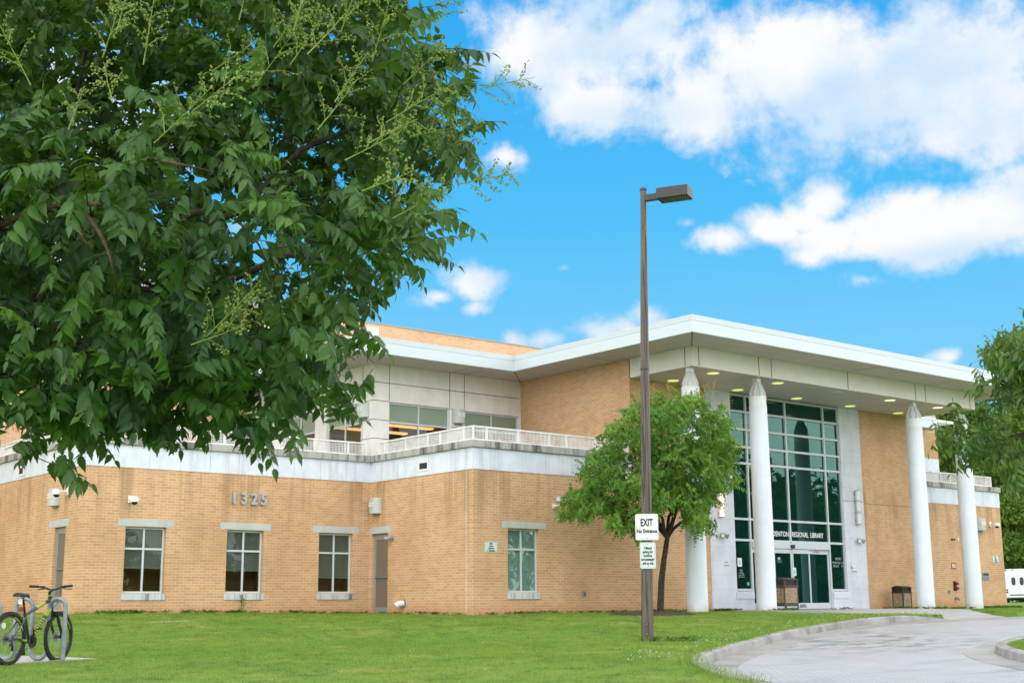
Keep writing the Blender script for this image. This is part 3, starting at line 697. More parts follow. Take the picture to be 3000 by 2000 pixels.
# lettering on the glass
tm = mat('white_lettering', (.85, .87, .87), .5)
text('lettering', 'ODENTON', .215, tm, lib, face_front(31.355, VC+.066, 2.035), fit=.90, bold=.002)
text('lettering', 'REGIONAL', .215, tm, lib, face_front(32.355, VC+.066, 2.035), fit=.775, bold=.002)
text('lettering', 'LIBRARY', .215, tm, lib, face_front(33.165, VC+.066, 2.035), fit=.64, bold=.002)
tg = mat('grey_lettering', (.40, .47, .46), .6)
text('lettering', 'HOURS', .11, tg, lib, face_front(34.160, VC+.068, 1.34), cx=.8)
text('lettering', 'MON-THU   9-9', .105, tg, lib, face_front(34.160, VC+.068, 1.215), cx=.8)
text('lettering', 'FRI-SAT     9-5', .105, tg, lib, face_front(34.160, VC+.068, 1.11), cx=.8)
for i, l_ in enumerate(('No smoking', 'within 25 feet', 'of this entrance')): text('lettering', l_, .05, tg, lib, face_front(29.580, VC+.068, .85-.05*i), cx=.85)
nsm = MB().torus((29.57, VC+.068, .92), .05, .006, 'y', 20, 6); nsm.tube([(29.535, VC+.068, .955), (29.605, VC+.068, .885)], .006, 6)
obj('no_smoking_decal', nsm, tg, lib)
obj('round_decal', MB().lathe((29.855, VC+.066, .55), [(.055, 0), (.055, .003)], 20, 'y'), mat('teal_decal', (.08, .42, .45), .5), lib)
for i, l_ in enumerate(('Automatic door', 'stand clear')): text('lettering', l_, .042, tg, lib, face_front(31.27, VC+.03, 1.24-.045*i), cx=.9)
obj('door_decal', MB().box(31.2, 31.31, VC+.029, VC+.032, 1.27, 1.34), tg, lib)
text('lettering', 'AUTOMATIC DOOR', .05, mat('red_lettering', (.6, .12, .14), .5), lib, face_front(33.1, VC+.056, 1.53), cx=.6, bold=.001)
for i, l_ in enumerate(('AUTOMATIC', 'CAUTION DOOR')): text('lettering', l_, .05, SIGNB, lib, face_front(32.25, VC+.011, -.075-.05*i), cx=.9, bold=.002)

# ---- canopy: beam, soffit, fascia
obj('canopy_beam', MB().box(UW, UW2, 23.36, VC-.03, ZBEAM, ZT+.05), BEAM, lib, bevel=.006)
obj('porch_ceiling', MB().box(UW+.02, UW2-.02, 23.38, VC-.04, ZBEAM-.003, ZBEAM+.01), SOFFIT, lib)
j = MB(); t = .012
for u in (25.40, 27.826, 28.355, 31.83, 35.26, 35.79, 38.3): j.box(u-t, u+t, 23.357, 23.40, ZBEAM+.02, ZT)
for v in (23.62,): j.box(UW-.003, UW+.03, v-t, v+t, ZBEAM+.02, ZT)
obj('panel_joint', j, DARK, lib)
CL, CR, CF = 23.74, 40.0, 22.02; PL, PR, PF = 18.38, 45.36, 29.145
obj('soffit', MB().box(CL+.03, CR-.03, CF+.03, PF+.03, ZT, ZT+.06).box(PL+.03, PR-.03, PF+.032, VBK, ZT+.001, ZT+.061), SOFFIT, lib)
def fascia(name, z0, z1, ins, m, bv):
    b = MB(); t = .05; l, r_, f_, pl, pr, pf = CL+ins, CR-ins, CF+ins, PL+ins, PR-ins, PF+ins
    b.box(l, r_, f_, f_+t, z0, z1); b.box(l, l+t, f_+t, pf, z0, z1); b.box(r_-t, r_, f_+t, pf, z0, z1)
    b.box(pl, l+t, pf, pf+t, z0, z1); b.box(r_-t, pr, pf, pf+t, z0, z1); b.box(pl, pl+t, pf+t, VBK, z0, z1); b.box(pr-t, pr, pf+t, VBK, z0, z1)
    return obj(name, b, m, lib, bevel=bv)
fascia('fascia', ZT-.012, ZM, 0.0, FASCIA, .006); fascia('roof_edge', ZM+.016, ZF, .03, ROOFEDGE, .006); fascia('drip_groove', ZM+.001, ZM+.015, .045, CAPM, 0)
fj = MB()
for u in (26.4, 29.4, 32.6, 35.8, 38.8): fj.box(u-.003, u+.003, CF-.002, CF+.02, ZT, ZM-.01)
for u in (20.05, 21.9, 22.95): fj.box(u-.003, u+.003, PF-.002, PF+.02, ZT, ZM-.01)
obj('fascia_joint', fj, CAPM, lib)
obj('canopy_roof', MB().box(CL+.08, CR-.08, CF+.08, PF+.08, ZF-.10, ZF-.012).box(PL+.08, PR-.08, PF+.082, VBK, ZF-.10, ZF-.011), FASCIA, lib)
s = MB(); zz = ZT-.003
def seam(a, b, w=.012):
    a = Vector((*a, zz)); b = Vector((*b, zz)); n = (b-a).cross(Vector((0, 0, 1))).normalized()*w
    s.quad(a+n, a-n, b-n, b+n)
seam((PL+.2, PF+.1), (UP_, VP)); seam((CL+.06, PF+.06), (UW, VP)); seam((CL+.1, CF+.1), (UW, 23.36)); seam((31.8, 23.34), (31.8, 22.1)); seam((35.8, 23.34), (35.8, 22.1)); seam((CR-.1, CF+.1), (UW2, 23.36))
seam((23.82, 26.2), (25.1, 26.2)); seam((22.44, VP), (22.44, PF+.5)); seam((22.98, VP), (22.98, PF+.45)); seam((27.8, 23.34), (27.8, 22.6), .006)
seam((24.45, 22.8), (24.45, 29.4), .004); seam((24.4, 22.75), (39.3, 22.75), .004); seam((18.9, 29.85), (24.4, 29.85), .004)
obj('soffit_seam', s, DARK, lib)
k = 0
for v in (23.81, 25.32):
    for u in (26.44, 29.16, 31.87, 34.54, 37.14):
        ring = obj('downlight', MB().lathe((u, v, ZBEAM), [(.19, -.006), (.19, .0)], 28), CAPM, lib)
        if k != 2:
            obj('lens', MB().lathe((u, v, ZBEAM), [(.165, -.012), (.165, -.0065)], 28), LENSW if (v < 24.5 and u > 34) else LENS, ring)
        else:
            obj('lens', MB().lathe((u, v, ZBEAM), [(.165, -.012), (.165, -.0065)], 28), CAPM, ring)
        k += 1

# ---- columns
for u in (25.31, 28.02, 35.45, 38.10):
    cz = float(gz(u, 23.62))-.1; c = (u, 23.62, 0)
    col = obj('column', MB().lathe(c, [(.272, cz), (.270, 1.2), (.264, 3.0), (.247, 5.37)], 40), COLM, lib, smooth=True)
    obj('cap_band', MB().lathe(c, [(.238, 5.371), (.238, 5.60), (.247, 5.602), (.247, 5.63)], 40), CAPW, col, smooth=True)
    cp = MB().lathe(c, [(.20, 5.631), (.20, 5.72), (.085, 6.02), (.05, 6.03), (.05, ZBEAM-.001)], 8)
    cp.box(u-.075, u+.075, 23.62-.075, 23.62+.075, 6.035, ZBEAM-.002)
    for q in range(8):
        s0 = len(cp.v); cp.prism([(.06, 5.631), (.235, 5.631), (.235, 5.74), (.115, 6.03), (.06, 6.03)], 'y', -.012, .012)
        cp.xf(Matrix.Translation((u, 23.62, 0)) @ Matrix.Rotation(math.radians(45*q+20), 4, 'Z'), s0)
    obj('capital', cp, CAPM, col)

# ---- tall brick block behind
wins = [(u, u+1.75, 6.75, 8.45) for u in (6.9, 9.55, 12.2, 14.9, 17.55, 20.2)]
lows = [(14.0, 15.2, 4.3, 5.62), (16.35, 17.05, 4.3, 5.55), (18.25, 19.45, 4.3, 5.62), (7.5, 8.8, 4.3, 5.62), (10.5, 11.8, 4.3, 5.62)]
m_ = MB(); wall(m_, 'y', VBK, 1.0, 47.4, -1.0, 9.75, wins+lows); m_.quad((1, VBK, -1), (1, VBK+20, -1), (1, VBK+20, 9.75), (1, VBK, 9.75)); m_.quad((47.4, VBK, -1), (47.4, VBK+20, -1), (47.4, VBK+20, 9.75), (47.4, VBK, 9.75))
obj('brick_wall', m_, BRICK, lib)
for h in wins: window('y', VBK, *h, [], 7.2, frame_mat=WHITE, sill=False, room=False, muls=[], shade=True, depth=.06, fw=.07)
for h in lows: window('y', VBK, *h, [], 4.8, sill=False, room=True, muls=[], lint=(h[0]-.15, h[1]+.2), depth=.06, roomm=ROOMD)
obj('stone_band', MB().box(1.0, 23.0, VBK-.01, VBK+.1, 8.56, 8.73), LINTEL, lib)
lv = MB()
for i in range(5): lv.box(1.0, 23.6, VBK-.03, VBK+.02, 8.93+i*.03, 8.952+i*.03)
obj('louver', lv, WHITE, lib)
obj('roof_flashing', MB().box(.9, 47.5, VBK-.03, VBK+20, 9.752, 9.79), GREYALU, lib)
v_ = MB(); v_.box(24.30, 24.36, VBK-.03, VBK+.05, 9.33, 9.62).box(24.74, 24.80, VBK-.03, VBK+.05, 9.33, 9.62).box(24.36, 24.74, VBK-.03, VBK+.05, 9.56, 9.62).box(24.36, 24.74, VBK-.03, VBK+.05, 9.33, 9.39)
vo = obj('scupper', v_, WHITE, lib); obj('opening', MB().box(24.36, 24.74, VBK-.006, VBK-.003, 9.39, 9.56), CAPM, vo)
# right-hand wing behind the columns, with its sunshade
m_ = MB(); wall(m_, 'y', VP, UW2, 47.4, 5.73, 7.9); m_.quad((47.4, VP, G), (47.4, VBK, G), (47.4, VBK, 7.9), (47.4, VP, 7.9)); obj('brick_wall', m_, BRICK, lib)
obj('stone_band', MB().box(UW2+.02, 47.405, VP-.005, VP+.15, 3.96, 5.73), STONE, lib)
obj('roof_slab', MB().box(UW2+.02, 47.4, VP+.02, VBK, 7.86, 7.9), ROOFM, lib)
ss = MB().box(45.40, 46.6, 29.2, 29.24, 6.98, 7.08).box(46.56, 46.6, 29.24, 32.0, 6.98, 7.08)
for i in range(26): ss.box(45.4, 46.55, 29.3+i*.1, 29.34+i*.1, 6.99, 7.04)
obj('sunshade', ss, WHITE, lib)

# ------------------------------------------------------------------ things fixed to the walls
def wrap(name, label, cat, loc, group=None):
    e = empty(name, loc); tag(e, label, cat, group); return e
def wall_lamp(m, label):
    """half-round wall lamp; local frame: x along the wall, -y out of the wall, z up"""
    e = empty('wall_lamp', m.translation); tag(e, label, 'wall lamp', 'box wall lamps on the facade')
    e.rotation_euler = m.to_euler()
    pr = [(-.21, 0), (-.21, -.07), (-.17, -.15), (-.09, -.19), (.09, -.19), (.17, -.15), (.21, -.07), (.21, 0)]
    obj('housing', MB().prism(pr, 'z', -.21, .21), LAMPBOX, e, local=True, smooth=True)
    s = MB()
    for sx in (-.075, .075):
        for sz in (.0, .065): s.box(sx-.055, sx+.055, -.195, -.18, sz-.02, sz+.02)
    obj('lens_slot', s, LAMPSLOT, e, local=True)
    obj('back_plate', MB().box(-.12, .12, -.05, 0, -.26, -.211), GREYALU, e, local=True)
    return e
T = Matrix.Translation; RZ = lambda d: Matrix.Rotation(math.radians(d), 4, 'Z')
wall_lamp(T((U1-.003, 30.05, 2.655)) @ RZ(-90), 'half-round grey wall lamp in the brick corner above the grey door')
wall_lamp(T((U0-.003, 32.08, 2.655)) @ RZ(-90), 'grey wall lamp beside the door at the left end, partly behind a white dome camera')
wall_lamp(T((22.73, VP-.003, 5.43)), 'grey wall lamp on the beige panel between two upper terrace windows')
wall_lamp(T((UP_-.003, 30.93, 5.40)) @ RZ(-90), 'grey wall lamp on the side of the beige pavilion corner, touched by hanging leaves')
wall_lamp(T((42.22, VC-.003, 2.67)), 'grey wall lamp half hidden behind the rightmost white column')
wall_lamp(T((17.47, VBK-.003, 5.34)), 'grey wall lamp on the rear upper brick wall seen through the terrace railing')

def dome_camera(m, label):
    e = empty('security_camera', m.translation); tag(e, label, 'camera', 'white dome cameras'); e.rotation_euler = m.to_euler()
    obj('bracket', MB().box(-.06, .06, -.03, 0, -.09, .09).box(-.03, .03, -.24, -.03, -.025, .03), CAMW, e, local=True, bevel=.01)
    obj('housing', MB().lathe((0, -.27, 0), [(.04, .05), (.085, .02), (.10, -.03), (.10, -.075), (.085, -.085)], 24), CAMW, e, local=True, smooth=True)
    obj('dome', MB().lathe((0, -.27, 0), [(.075, -.086), (.06, -.125), (.03, -.145), (.005, -.15)], 20), BLACK, e, local=True, smooth=True)
dome_camera(T((12.76, VA-.003, 2.55)), 'white dome security camera on brick left of the silver house numbers')
dome_camera(T((U0-.003, 31.37, 2.75)) @ RZ(-90), 'white dome security camera on an arm in front of a grey wall lamp')
dome_camera(T((42.93, VC-.003, 2.70)), 'white dome security camera at the far right end of the brick front')
e = empty('security_camera', (22.30, VC-.003, 2.53)); tag(e, 'white bullet security camera on the brick wall beside the young tree', 'camera')
obj('bracket', MB().tube([(22.3, VC-.003, 2.5), (22.3, VC-.16, 2.5), (22.36, VC-.24, 2.56)], .022, 8).box(22.25, 22.35, VC-.03, VC, 2.44, 2.56), CAMW, e)
h = MB().box(-.2, .2, -.055, .055, -.05, .05); h.box(-.22, .26, -.062, .062, .05, .062); h.xf(T((22.42, VC-.27, 2.63)) @ RZ(-20) @ Matrix.Rotation(math.radians(10), 4, 'Y'))
obj('housing', h, CAMW, e, bevel=.008)
h = MB().box(.2, .215, -.045, .045, -.042, .042); h.xf(T((22.42, VC-.27, 2.63)) @ RZ(-20) @ Matrix.Rotation(math.radians(10), 4, 'Y')); obj('lens', h, BLACK, e)
def floodlight(m, label, two=True):
    e = empty('floodlight', m.translation); tag(e, label, 'floodlight', 'small wall floodlights'); e.rotation_euler = m.to_euler()
    obj('mount', MB().lathe((0, 0, 0), [(.06, -.05), (.06, 0)], 16, 'y').tube([(0, -.05, 0), (-.05, -.1, -.02)], .02), GREYALU, e, local=True)
    h = MB().tube([(-.03, -.08, .0), (-.12, -.16, -.03)], [.035, .075], 14); h.tube([(.03, -.08, .0), (.12, -.16, -.05)], [.035, .075], 14) if two else None
    obj('head', h, GREYALU, e, local=True, smooth=True); 
    q = MB().tube([(-.1205, -.161, -.03), (-.124, -.165, -.031)], [.06, .06], 14); obj('lens', q, LAMPSLOT, e, local=True)
floodlight(T((U1-.003, 29.27, 1.76)) @ RZ(-90), 'small grey floodlight on brick at the top of the grey door', False)
floodlight(T((28.68, VC-.023, 1.93)), 'twin-head grey floodlight on the pale pier left of the glass entrance')
floodlight(T((35.12, VC-.023, 1.94)), 'twin-head grey floodlight on the pale pier right of the glass entrance')
# long sconces either side of the glass
def sconce(u, lit, label):
    e = wrap('wall_sconce', label, 'wall sconce', (u, VC-.02, 2.44), 'tall cylindrical sconces beside the entrance')
    obj('tube_glass', MB().lathe((u, VC-.11, 0), [(.075, 2.45), (.075, 3.52)], 20), SCONCEL if lit else SCONCE, e, smooth=True)
    b = MB()
    for z in (2.44, 2.80, 2.84, 3.16, 3.2, 3.515): b.torus((u, VC-.11, z), .082, .009, 'z', 24, 6)
    for a in (-.082, .082): b.tube([(u+a, VC-.11, 2.44), (u+a, VC-.11, 3.52)], .007, 6)
    b.box(u-.05, u+.05, VC-.06, VC-.022, 2.5, 2.6).box(u-.05, u+.05, VC-.06, VC-.022, 3.36, 3.46)
    obj('cage', b, GREYALU, e)
sconce(28.62, True, 'tall lit cylindrical sconce glowing beside the young tree, left of the entrance glass')
sconce(35.10, False, 'tall unlit white cylindrical sconce on the pale pier right of the entrance glass')
# silver house numbers
for ch, u in zip('1325', (15.50, 15.78, 16.06, 16.34)):
    m = face_front(u, VA-.045, 2.69)
    cu_e = empty('house_numeral', (u, VA-.03, 2.55)); 
    tag(cu_e, {'1': 'silver metal numeral 1 on brick', '3': 'silver metal numeral 3 on brick', '2': 'silver metal numeral 2 on brick', '5': 'silver metal numeral 5 on brick'}[ch]+' in the house number above the windows', 'house number', 'house number digits')
    text('digit', ch, .40, STEEL, cu_e, m, cx=.92, bold=.011, ext=.028)
# small wall signs
def plate(name, c, w, h, label, matr, cat='sign', lines=(), ink=SIGNB, group=None, ym=.012, border=None, part='sheet'):
    x, y, z = c; e = wrap(name, label, cat, (x, y, z-h/2), group)
    r = .02; pts = []
    for (sx, sz, a0) in ((1, -1, -90), (1, 1, 0), (-1, 1, 90), (-1, -1, 180)):
        for k in range(4):
            a = math.radians(a0+k*30); pts.append((x+sx*(w/2-r)+r*math.cos(a), z+sz*(h/2-r)+r*math.sin(a)))
    obj(part, MB().prism(pts, 'y', y-ym, y), matr, e)
    if border:
        b = MB(); t = .004; i = .012; Y = y-ym-.0015
        b.box(x-w/2+i, x+w/2-i, Y, y-ym, z+h/2-i-t, z+h/2-i).box(x-w/2+i, x+w/2-i, Y, y-ym, z-h/2+i, z-h/2+i+t).box(x-w/2+i, x-w/2+i+t, Y, y-ym, z-h/2+i+t, z+h/2-i-t).box(x+w/2-i-t, x+w/2-i, Y, y-ym, z-h/2+i+t, z+h/2-i-t)
        obj('border', b, border, e)
    for (s_, size, dz, cx, bold) in lines: text('lettering', s_, size, ink, e, face_front(x, y-ym-.001, z+dz), cx=cx, bold=bold)
    return e
nob = [('NO', .07, .085, .8, .003), ('bicycles', .052, .025, .75, .002), ('skateboards', .052, -.03, .75, .002), ('or rollerblades', .052, -.085, .75, .002)]
plate('wall_sign', (20.213, VC-.002, 1.40), .395, .255, 'pale green no bicycles sign on brick left of the single right-hand window', SIGNG, lines=nob, border=GALV, group='no bicycles signs')
plate('wall_sign', (43.11, VC-.002, 1.46), .37, .255, 'pale green no bicycles sign near the far right corner of the brick front', SIGNG, lines=nob, border=GALV, group='no bicycles signs')
plate('wall_sign', (40.455, VC-.002, 1.195), .29, .215, 'red FDC sign on brick between the two right-hand columns', RED, lines=[('FDC', .17, 0, .72, .006)], ink=SIGNW)
plate('wall_sign', (28.845, VC-.022, 1.155), .21, .09, 'small white plate with two lines on the pier left of the entrance, upper half', WHITE, lines=[('BOOKS', .045, 0, .8, 0)], border=GREYALU)
plate('wall_sign', (28.845, VC-.022, 1.065), .21, .06, 'narrow white plate directly under a small plate on the left entrance pier', WHITE, lines=[('RETURN ONLY', .03, 0, .8, 0)], border=GREYALU)
p_ = plate('poster', (34.81, VC-.022, 1.045), .30, .25, 'small framed poster with a teal foot on the pier right of the entrance', WHITE, cat='poster', lines=[('library\nnews', .035, .01, .8, 0)], border=BLACK)
obj('teal_strip', MB().box(34.67, 34.95, VC-.0375, VC-.034, .94, .985), mat('teal_print', (.1, .5, .5), .5), p_); obj('picture', MB().box(34.68, 34.73, VC-.0375, VC-.034, 1.02, 1.13), mat('dark_print', (.1, .12, .16), .5), p_)
plate('paper_notice', (29.525, VC+.073, 1.17), .19, .25, 'white paper notice taped inside the left side window of the entrance', SIGNW, cat='notice', lines=[('NOTICE\nplease wear\na mask in\nthe library\nthank you', .026, 0, .8, 0)], ym=.003, ink=GREYALU, part='paper')
plate('paper_notice', (31.925, VC+.013, .92), .17, .245, 'pale green paper notice taped on the sliding entrance door', SIGNG, cat='notice', lines=[('HOURS\nopen today\nplease use\nthis door', .026, 0, .8, 0)], ym=.003, ink=GREYALU, part='paper')
# fire department connection, tap, sockets, vent, book drop
e = wrap('fire_connection', 'dark plate with two red hose inlets under the FDC sign', 'fire inlet', (40.44, VC-.002, .36))
obj('plate', MB().box(40.345, 40.53, VC-.02, VC-.002, .36, .69), BLACK, e)
for z in (.60, .44): obj('inlet', MB().tube([(40.45, VC-.02, z), (40.45, VC-.13, z)], [.045, .055], 14), REDV, e, smooth=True)
e = wrap('outdoor_tap', 'small grey pipe outlet low on the brick near the right columns', 'pipe outlet', (40.45, VC-.002, .06)); obj('pipe', MB().tube([(40.42, VC, .11), (40.42, VC-.1, .11), (40.45, VC-.15, .05)], .035, 10).lathe((40.42, VC-.01, .11), [(.06, 0), (.06, .012)], 14, 'y'), GALV, e, smooth=True)
e = wrap('outlet_box', 'small grey outlet box low on the brick beside the fire inlets', 'outlet box', (40.05, VC-.002, .28)); obj('cover', MB().box(40.015, 40.088, VC-.05, VC-.002, .28, .39), GREYALU, e, bevel=.008)
e = wrap('outlet_box', 'small grey outlet box on brick between the single window and the young tree', 'outlet box', (23.29, VC-.002, .2)); obj('cover', MB().box(23.245, 23.335, VC-.05, VC-.002, .2, .335), GALV, e, bevel=.01); obj('socket', MB().box(23.27, 23.31, VC-.056, VC-.051, .23, .30), BLACK, e)
e = wrap('dryer_vent', 'white hooded vent pipe low on the brick return wall', 'vent', (U1-.003, 28.72, -.02)); obj('flange', MB().lathe((U1-.012, 28.72, .05), [(.10, 0), (.10, .01)], 20, 'x'), GALV, e)
obj('hood', MB().tube([(U1-.012, 28.72, .05), (U1-.14, 28.76, .04), (U1-.20, 28.80, -.01)], [.075, .075, .085], 16, cap=False), WHITE, e, smooth=True)
e = wrap('horn_fitting', 'small brass horn fitting sticking out of brick above the FDC sign', 'fitting', (40.45, VC-.002, 2.07)); obj('arm', MB().tube([(40.45, VC, 2.10), (40.47, VC-.14, 2.10)], .02, 8).lathe((40.45, VC-.012, 2.1), [(.04, 0), (.04, .01)], 12, 'y'), BLACK, e); obj('bell', MB().tube([(40.47, VC-.14, 2.1), (40.5, VC-.24, 2.10)], [.02, .06], 14), LAMPSLOT, e)
e = wrap('book_drop', 'dark metal book drop hatch set in brick behind the rightmost column', 'book drop', (42.39, VC-.002, .73)); obj('frame', MB().box(42.19, 42.60, VC-.02, VC-.002, .735, 1.01), GREYALU, e); obj('hatch', MB().box(42.24, 42.55, VC-.035, VC-.0205, .89, .97), BLACK, e); obj('drawer', MB().box(42.24, 42.55, VC-.03, VC-.0205, .76, .87), GALV, e)

# ------------------------------------------------------------------ ground, road, kerbs
def smooth_poly(pts, n=8):
    """Catmull-Rom through the points"""
    P = [np.array(p, float) for p in pts]; P = [2*P[0]-P[1]]+P+[2*P[-1]-P[-2]]; out = []
    for i in range(1, len(P)-2):
        for k in range(n):
            t = k/n; a, b, c, d = P[i-1:i+3]
            out.append(.5*((2*b)+(-a+c)*t+(2*a-5*b+4*c-d)*t*t+(-a+3*b-3*c+d)*t**3))
    out.append(P[-2]); return np.array(out)
KO = smooth_poly([(60, 17.6), (45, 17.6), (35, 17.6), (29.5, 17.6), (27.3, 17.75), (26.2, 17.95), (24.9, 18.0), (23.7, 17.8), (22.1, 17.36), (20.2, 16.68), (18.2, 15.75), (16.25, 14.63), (14.3, 13.33), (13.2, 12.45), (12.4, 11.6), (11.55, 10.5), (10.95, 9.45), (10.4, 8.2), (10.0, 6.5), (9.8, 4), (9.8, 0), (9.8, -8)])
KI = smooth_poly([(60, 13.2), (45, 13.3), (34, 13.4), (28, 13.25), (24.5, 13.0), (22.3, 12.75), (21.0, 12.35), (19.7, 11.7), (18.5, 10.85), (17.4, 9.85), (16.5, 8.8), (15.9, 7.6), (15.5, 6), (15.3, 3), (15.3, 0), (15.3, -8)])
def in_poly(x, y, poly):
    r = np.zeros(x.shape, bool); n = len(poly); j = n-1
    for i in range(n):
        xi, yi = poly[i]; xj, yj = poly[j]
        c = ((yi > y) != (yj > y)) & (x < (xj-xi)*(y-yi)/(yj-yi+1e-12)+xi); r ^= c; j = i
    return r
def normals(P):
    d = np.gradient(P, axis=0); d /= np.linalg.norm(d, axis=1)[:, None]+1e-9; return np.stack([-d[:, 1], d[:, 0]], 1)
NO, NI = normals(KO), normals(KI)      # KO runs right to left: normal points (left of travel) into the road
ROADPOLY = np.concatenate([KO+NO*.10, (KI-NI*.10)[::-1]])
def sheet(name, xs, ys, zf, m):
    X, Y = np.meshgrid(xs, ys, indexing='ij'); Zz = zf(X, Y); nx, ny = X.shape
    v = np.stack([X, Y, Zz], -1).reshape(-1, 3); idx = np.arange(nx*ny).reshape(nx, ny)
    q = np.stack([idx[:-1, :-1], idx[1:, :-1], idx[1:, 1:], idx[:-1, 1:]], -1).reshape(-1, 4)
    me = bpy.data.meshes.new(name); fast_mesh(me, v, q.ravel(), np.full(len(q), 4)); me.polygons.foreach_set('use_smooth', [True]*len(q))
    return link_mesh(name, me, None, m)
def fast_mesh(me, V, loops, totals):
    me.vertices.add(len(V)); me.vertices.foreach_set('co', np.ascontiguousarray(V, np.float32).ravel())
    me.loops.add(len(loops)); me.loops.foreach_set('vertex_index', np.ascontiguousarray(loops, np.int32))
    me.polygons.add(len(totals)); st = np.concatenate([[0], np.cumsum(totals)[:-1]]).astype(np.int32)
    me.polygons.foreach_set('loop_start', st)
    me.update(calc_edges=True); me.validate()
def axis_steps(a, b, fine, lo, hi):
    out = list(np.arange(a, b+1e-6, fine)); s = fine; x = a
    left = []
    while x > lo: s *= 1.35; x -= s; left.append(x)
    s = fine; x = out[-1]; right = []
    while x < hi: s *= 1.35; x += s; right.append(x)
    return np.array(left[::-1]+out+right)
WALK = np.array([(30.0, 25.6), (29.0, 25.6), (27.6, 24.2), (26.6, 21.94), (26.8, 19.5), (27.0, 18.0), (27.4, 17.3), (29.5, 17.3), (31.05, 19.3), (34.85, 23.75), (36.7, 25.6)])
def lawn_z(X, Y):
    z = gz(X, Y)+.012*np.sin(X*1.3+Y*.7)*np.cos(Y*1.1-X*.4)
    z = z-.2*in_poly(X, Y, WALK)
    return np.where(in_poly(X, Y, ROADPOLY), z-.42, z)
struct(sheet('lawn', axis_steps(4, 40, .12, -1200, 1600), axis_steps(4, 29, .12, -1200, 1600), lawn_z, LAWN), 'mown green lawn sloping gently up to the brick library', 'lawn')
struct(sheet('road', np.arange(8, 61, .5), np.arange(-10, 20, .5), lambda X, Y: gz(X, Y)-.12-.3*(1-in_poly(X, Y, np.concatenate([KO-NO*.5, (KI+NI*.5)[::-1]]))), ROAD), 'light grey paver driveway curving past the entrance', 'road')
def sweep(name, P, N, prof, m, s, fade=None, joint=0):
    """prof: (offset towards the road, height above the road/lawn level) list"""
    mb = MB(); n = len(prof)
    if joint:
        PP, NN, GR = [], [], []; acc = 0.0
        for i in range(len(P)-1):
            L = np.linalg.norm(P[i+1]-P[i]); PP.append(P[i]); NN.append(N[i]); GR.append(0); acc += L
            if acc > joint and L > .08:
                acc = 0; dd = (P[i+1]-P[i])/L
                for off, gq in ((.02, 0), (.024, 1), (.036, 1), (.04, 0)): PP.append(P[i]+dd*off); NN.append(N[i]); GR.append(gq)
        PP.append(P[-1]); NN.append(N[-1]); GR.append(0); P, N = np.array(PP), np.array(NN)
    else: GR = [0]*len(P)
    for i in range(len(P)):
        kf = 1.0 if fade is None else fade(P[i])
        for o_, h_ in prof:
            q = P[i]+N[i]*((o_-.02*GR[i]*(o_ > .15)+.02*GR[i]*(o_ < .01)))*s; h_ = h_-.018*GR[i]*(h_ > .05); mb.v.append((q[0], q[1], float(gz(q[0], q[1]))-.12+(h_*kf if h_ > .02 else h_)))
    for i in range(len(P)-1):
        for k in range(n-1): mb.f.append((i*n+k, i*n+k+1, (i+1)*n+k+1, (i+1)*n+k))
    return obj(name, mb, m, smooth=True)
drop = lambda p: 1-float(sst(25.9, 27.6, p[0])*.9)
kerb_prof = [(-.02, -.2), (-.02, .125), (.0, .145), (.13, .14), (.16, .125), (.185, .0), (.187, -.12)]
struct(sweep('kerb', KO, NO, kerb_prof, KERB, 1, drop, 2.6), 'grey concrete kerb curving along the lawn edge', 'kerb')
struct(sweep('gutter', KO, NO, [(.185, -.1), (.186, .012), (.60, .006), (.605, -.06)], GUTTER, 1), 'smooth concrete gutter beside the long curved kerb', 'gutter')
struct(sweep('island_kerb', KI, NI, kerb_prof, KERB, -1, None, 2.6), 'grey concrete kerb round the grass island at the right', 'kerb')
struct(sweep('island_gutter', KI, NI, [(.185, -.1), (.186, .012), (.66, .006), (.665, -.06)], GUTTER, -1), 'pale concrete apron round the grass island', 'gutter')
def slab(name, poly, m, up=.015, res=.35, thick=.12, ramp=None):
    poly = np.array(poly, float); bm = bmesh.new()
    vs = [bm.verts.new((p[0], p[1], 0)) for p in poly]; bm.faces.new(vs)
    for ax in (0, 1):
        for c in np.arange(poly[:, ax].min()+res, poly[:, ax].max(), res):
            co = [0, 0, 0]; co[ax] = c; no = [0, 0, 0]; no[ax] = 1
            bmesh.ops.bisect_plane(bm, geom=bm.verts[:]+bm.edges[:]+bm.faces[:], plane_co=co, plane_no=no)
    r = bmesh.ops.extrude_face_region(bm, geom=bm.faces[:]); low = {e for e in r['geom'] if isinstance(e, bmesh.types.BMVert)}
    for v in bm.verts: v.co.z = float(gz(v.co.x, v.co.y))+up-(thick if v in low else 0)-(ramp(v.co.y) if ramp else 0)
    bmesh.ops.recalc_face_normals(bm, faces=bm.faces[:])
    me = bpy.data.meshes.new(name); bm.to_mesh(me); bm.free(); return link_mesh(name, me, None, m)
struct(slab('pavement', [(30.0, 25.72), (28.9, 25.72), (27.4, 24.2), (26.46, 21.94), (26.7, 19.5), (26.9, 18.0), (27.4, 17.62), (29.6, 17.55), (31.2, 19.3), (35.0, 23.75), (36.9, 25.72)], CONC, up=.035, ramp=lambda y: .125*float(sst(20.2, 17.9, y))), 'concrete pavement leading from the driveway to the glass entrance', 'pavement')
struct(slab('rack_pad', [(5.9, 18.25), (7.45, 18.62), (7.15, 19.95), (6.0, 20.6), (4.6, 20.6), (4.4, 19.0)], CONC, up=.012), 'small concrete pad under the bicycle rack', 'pavement')
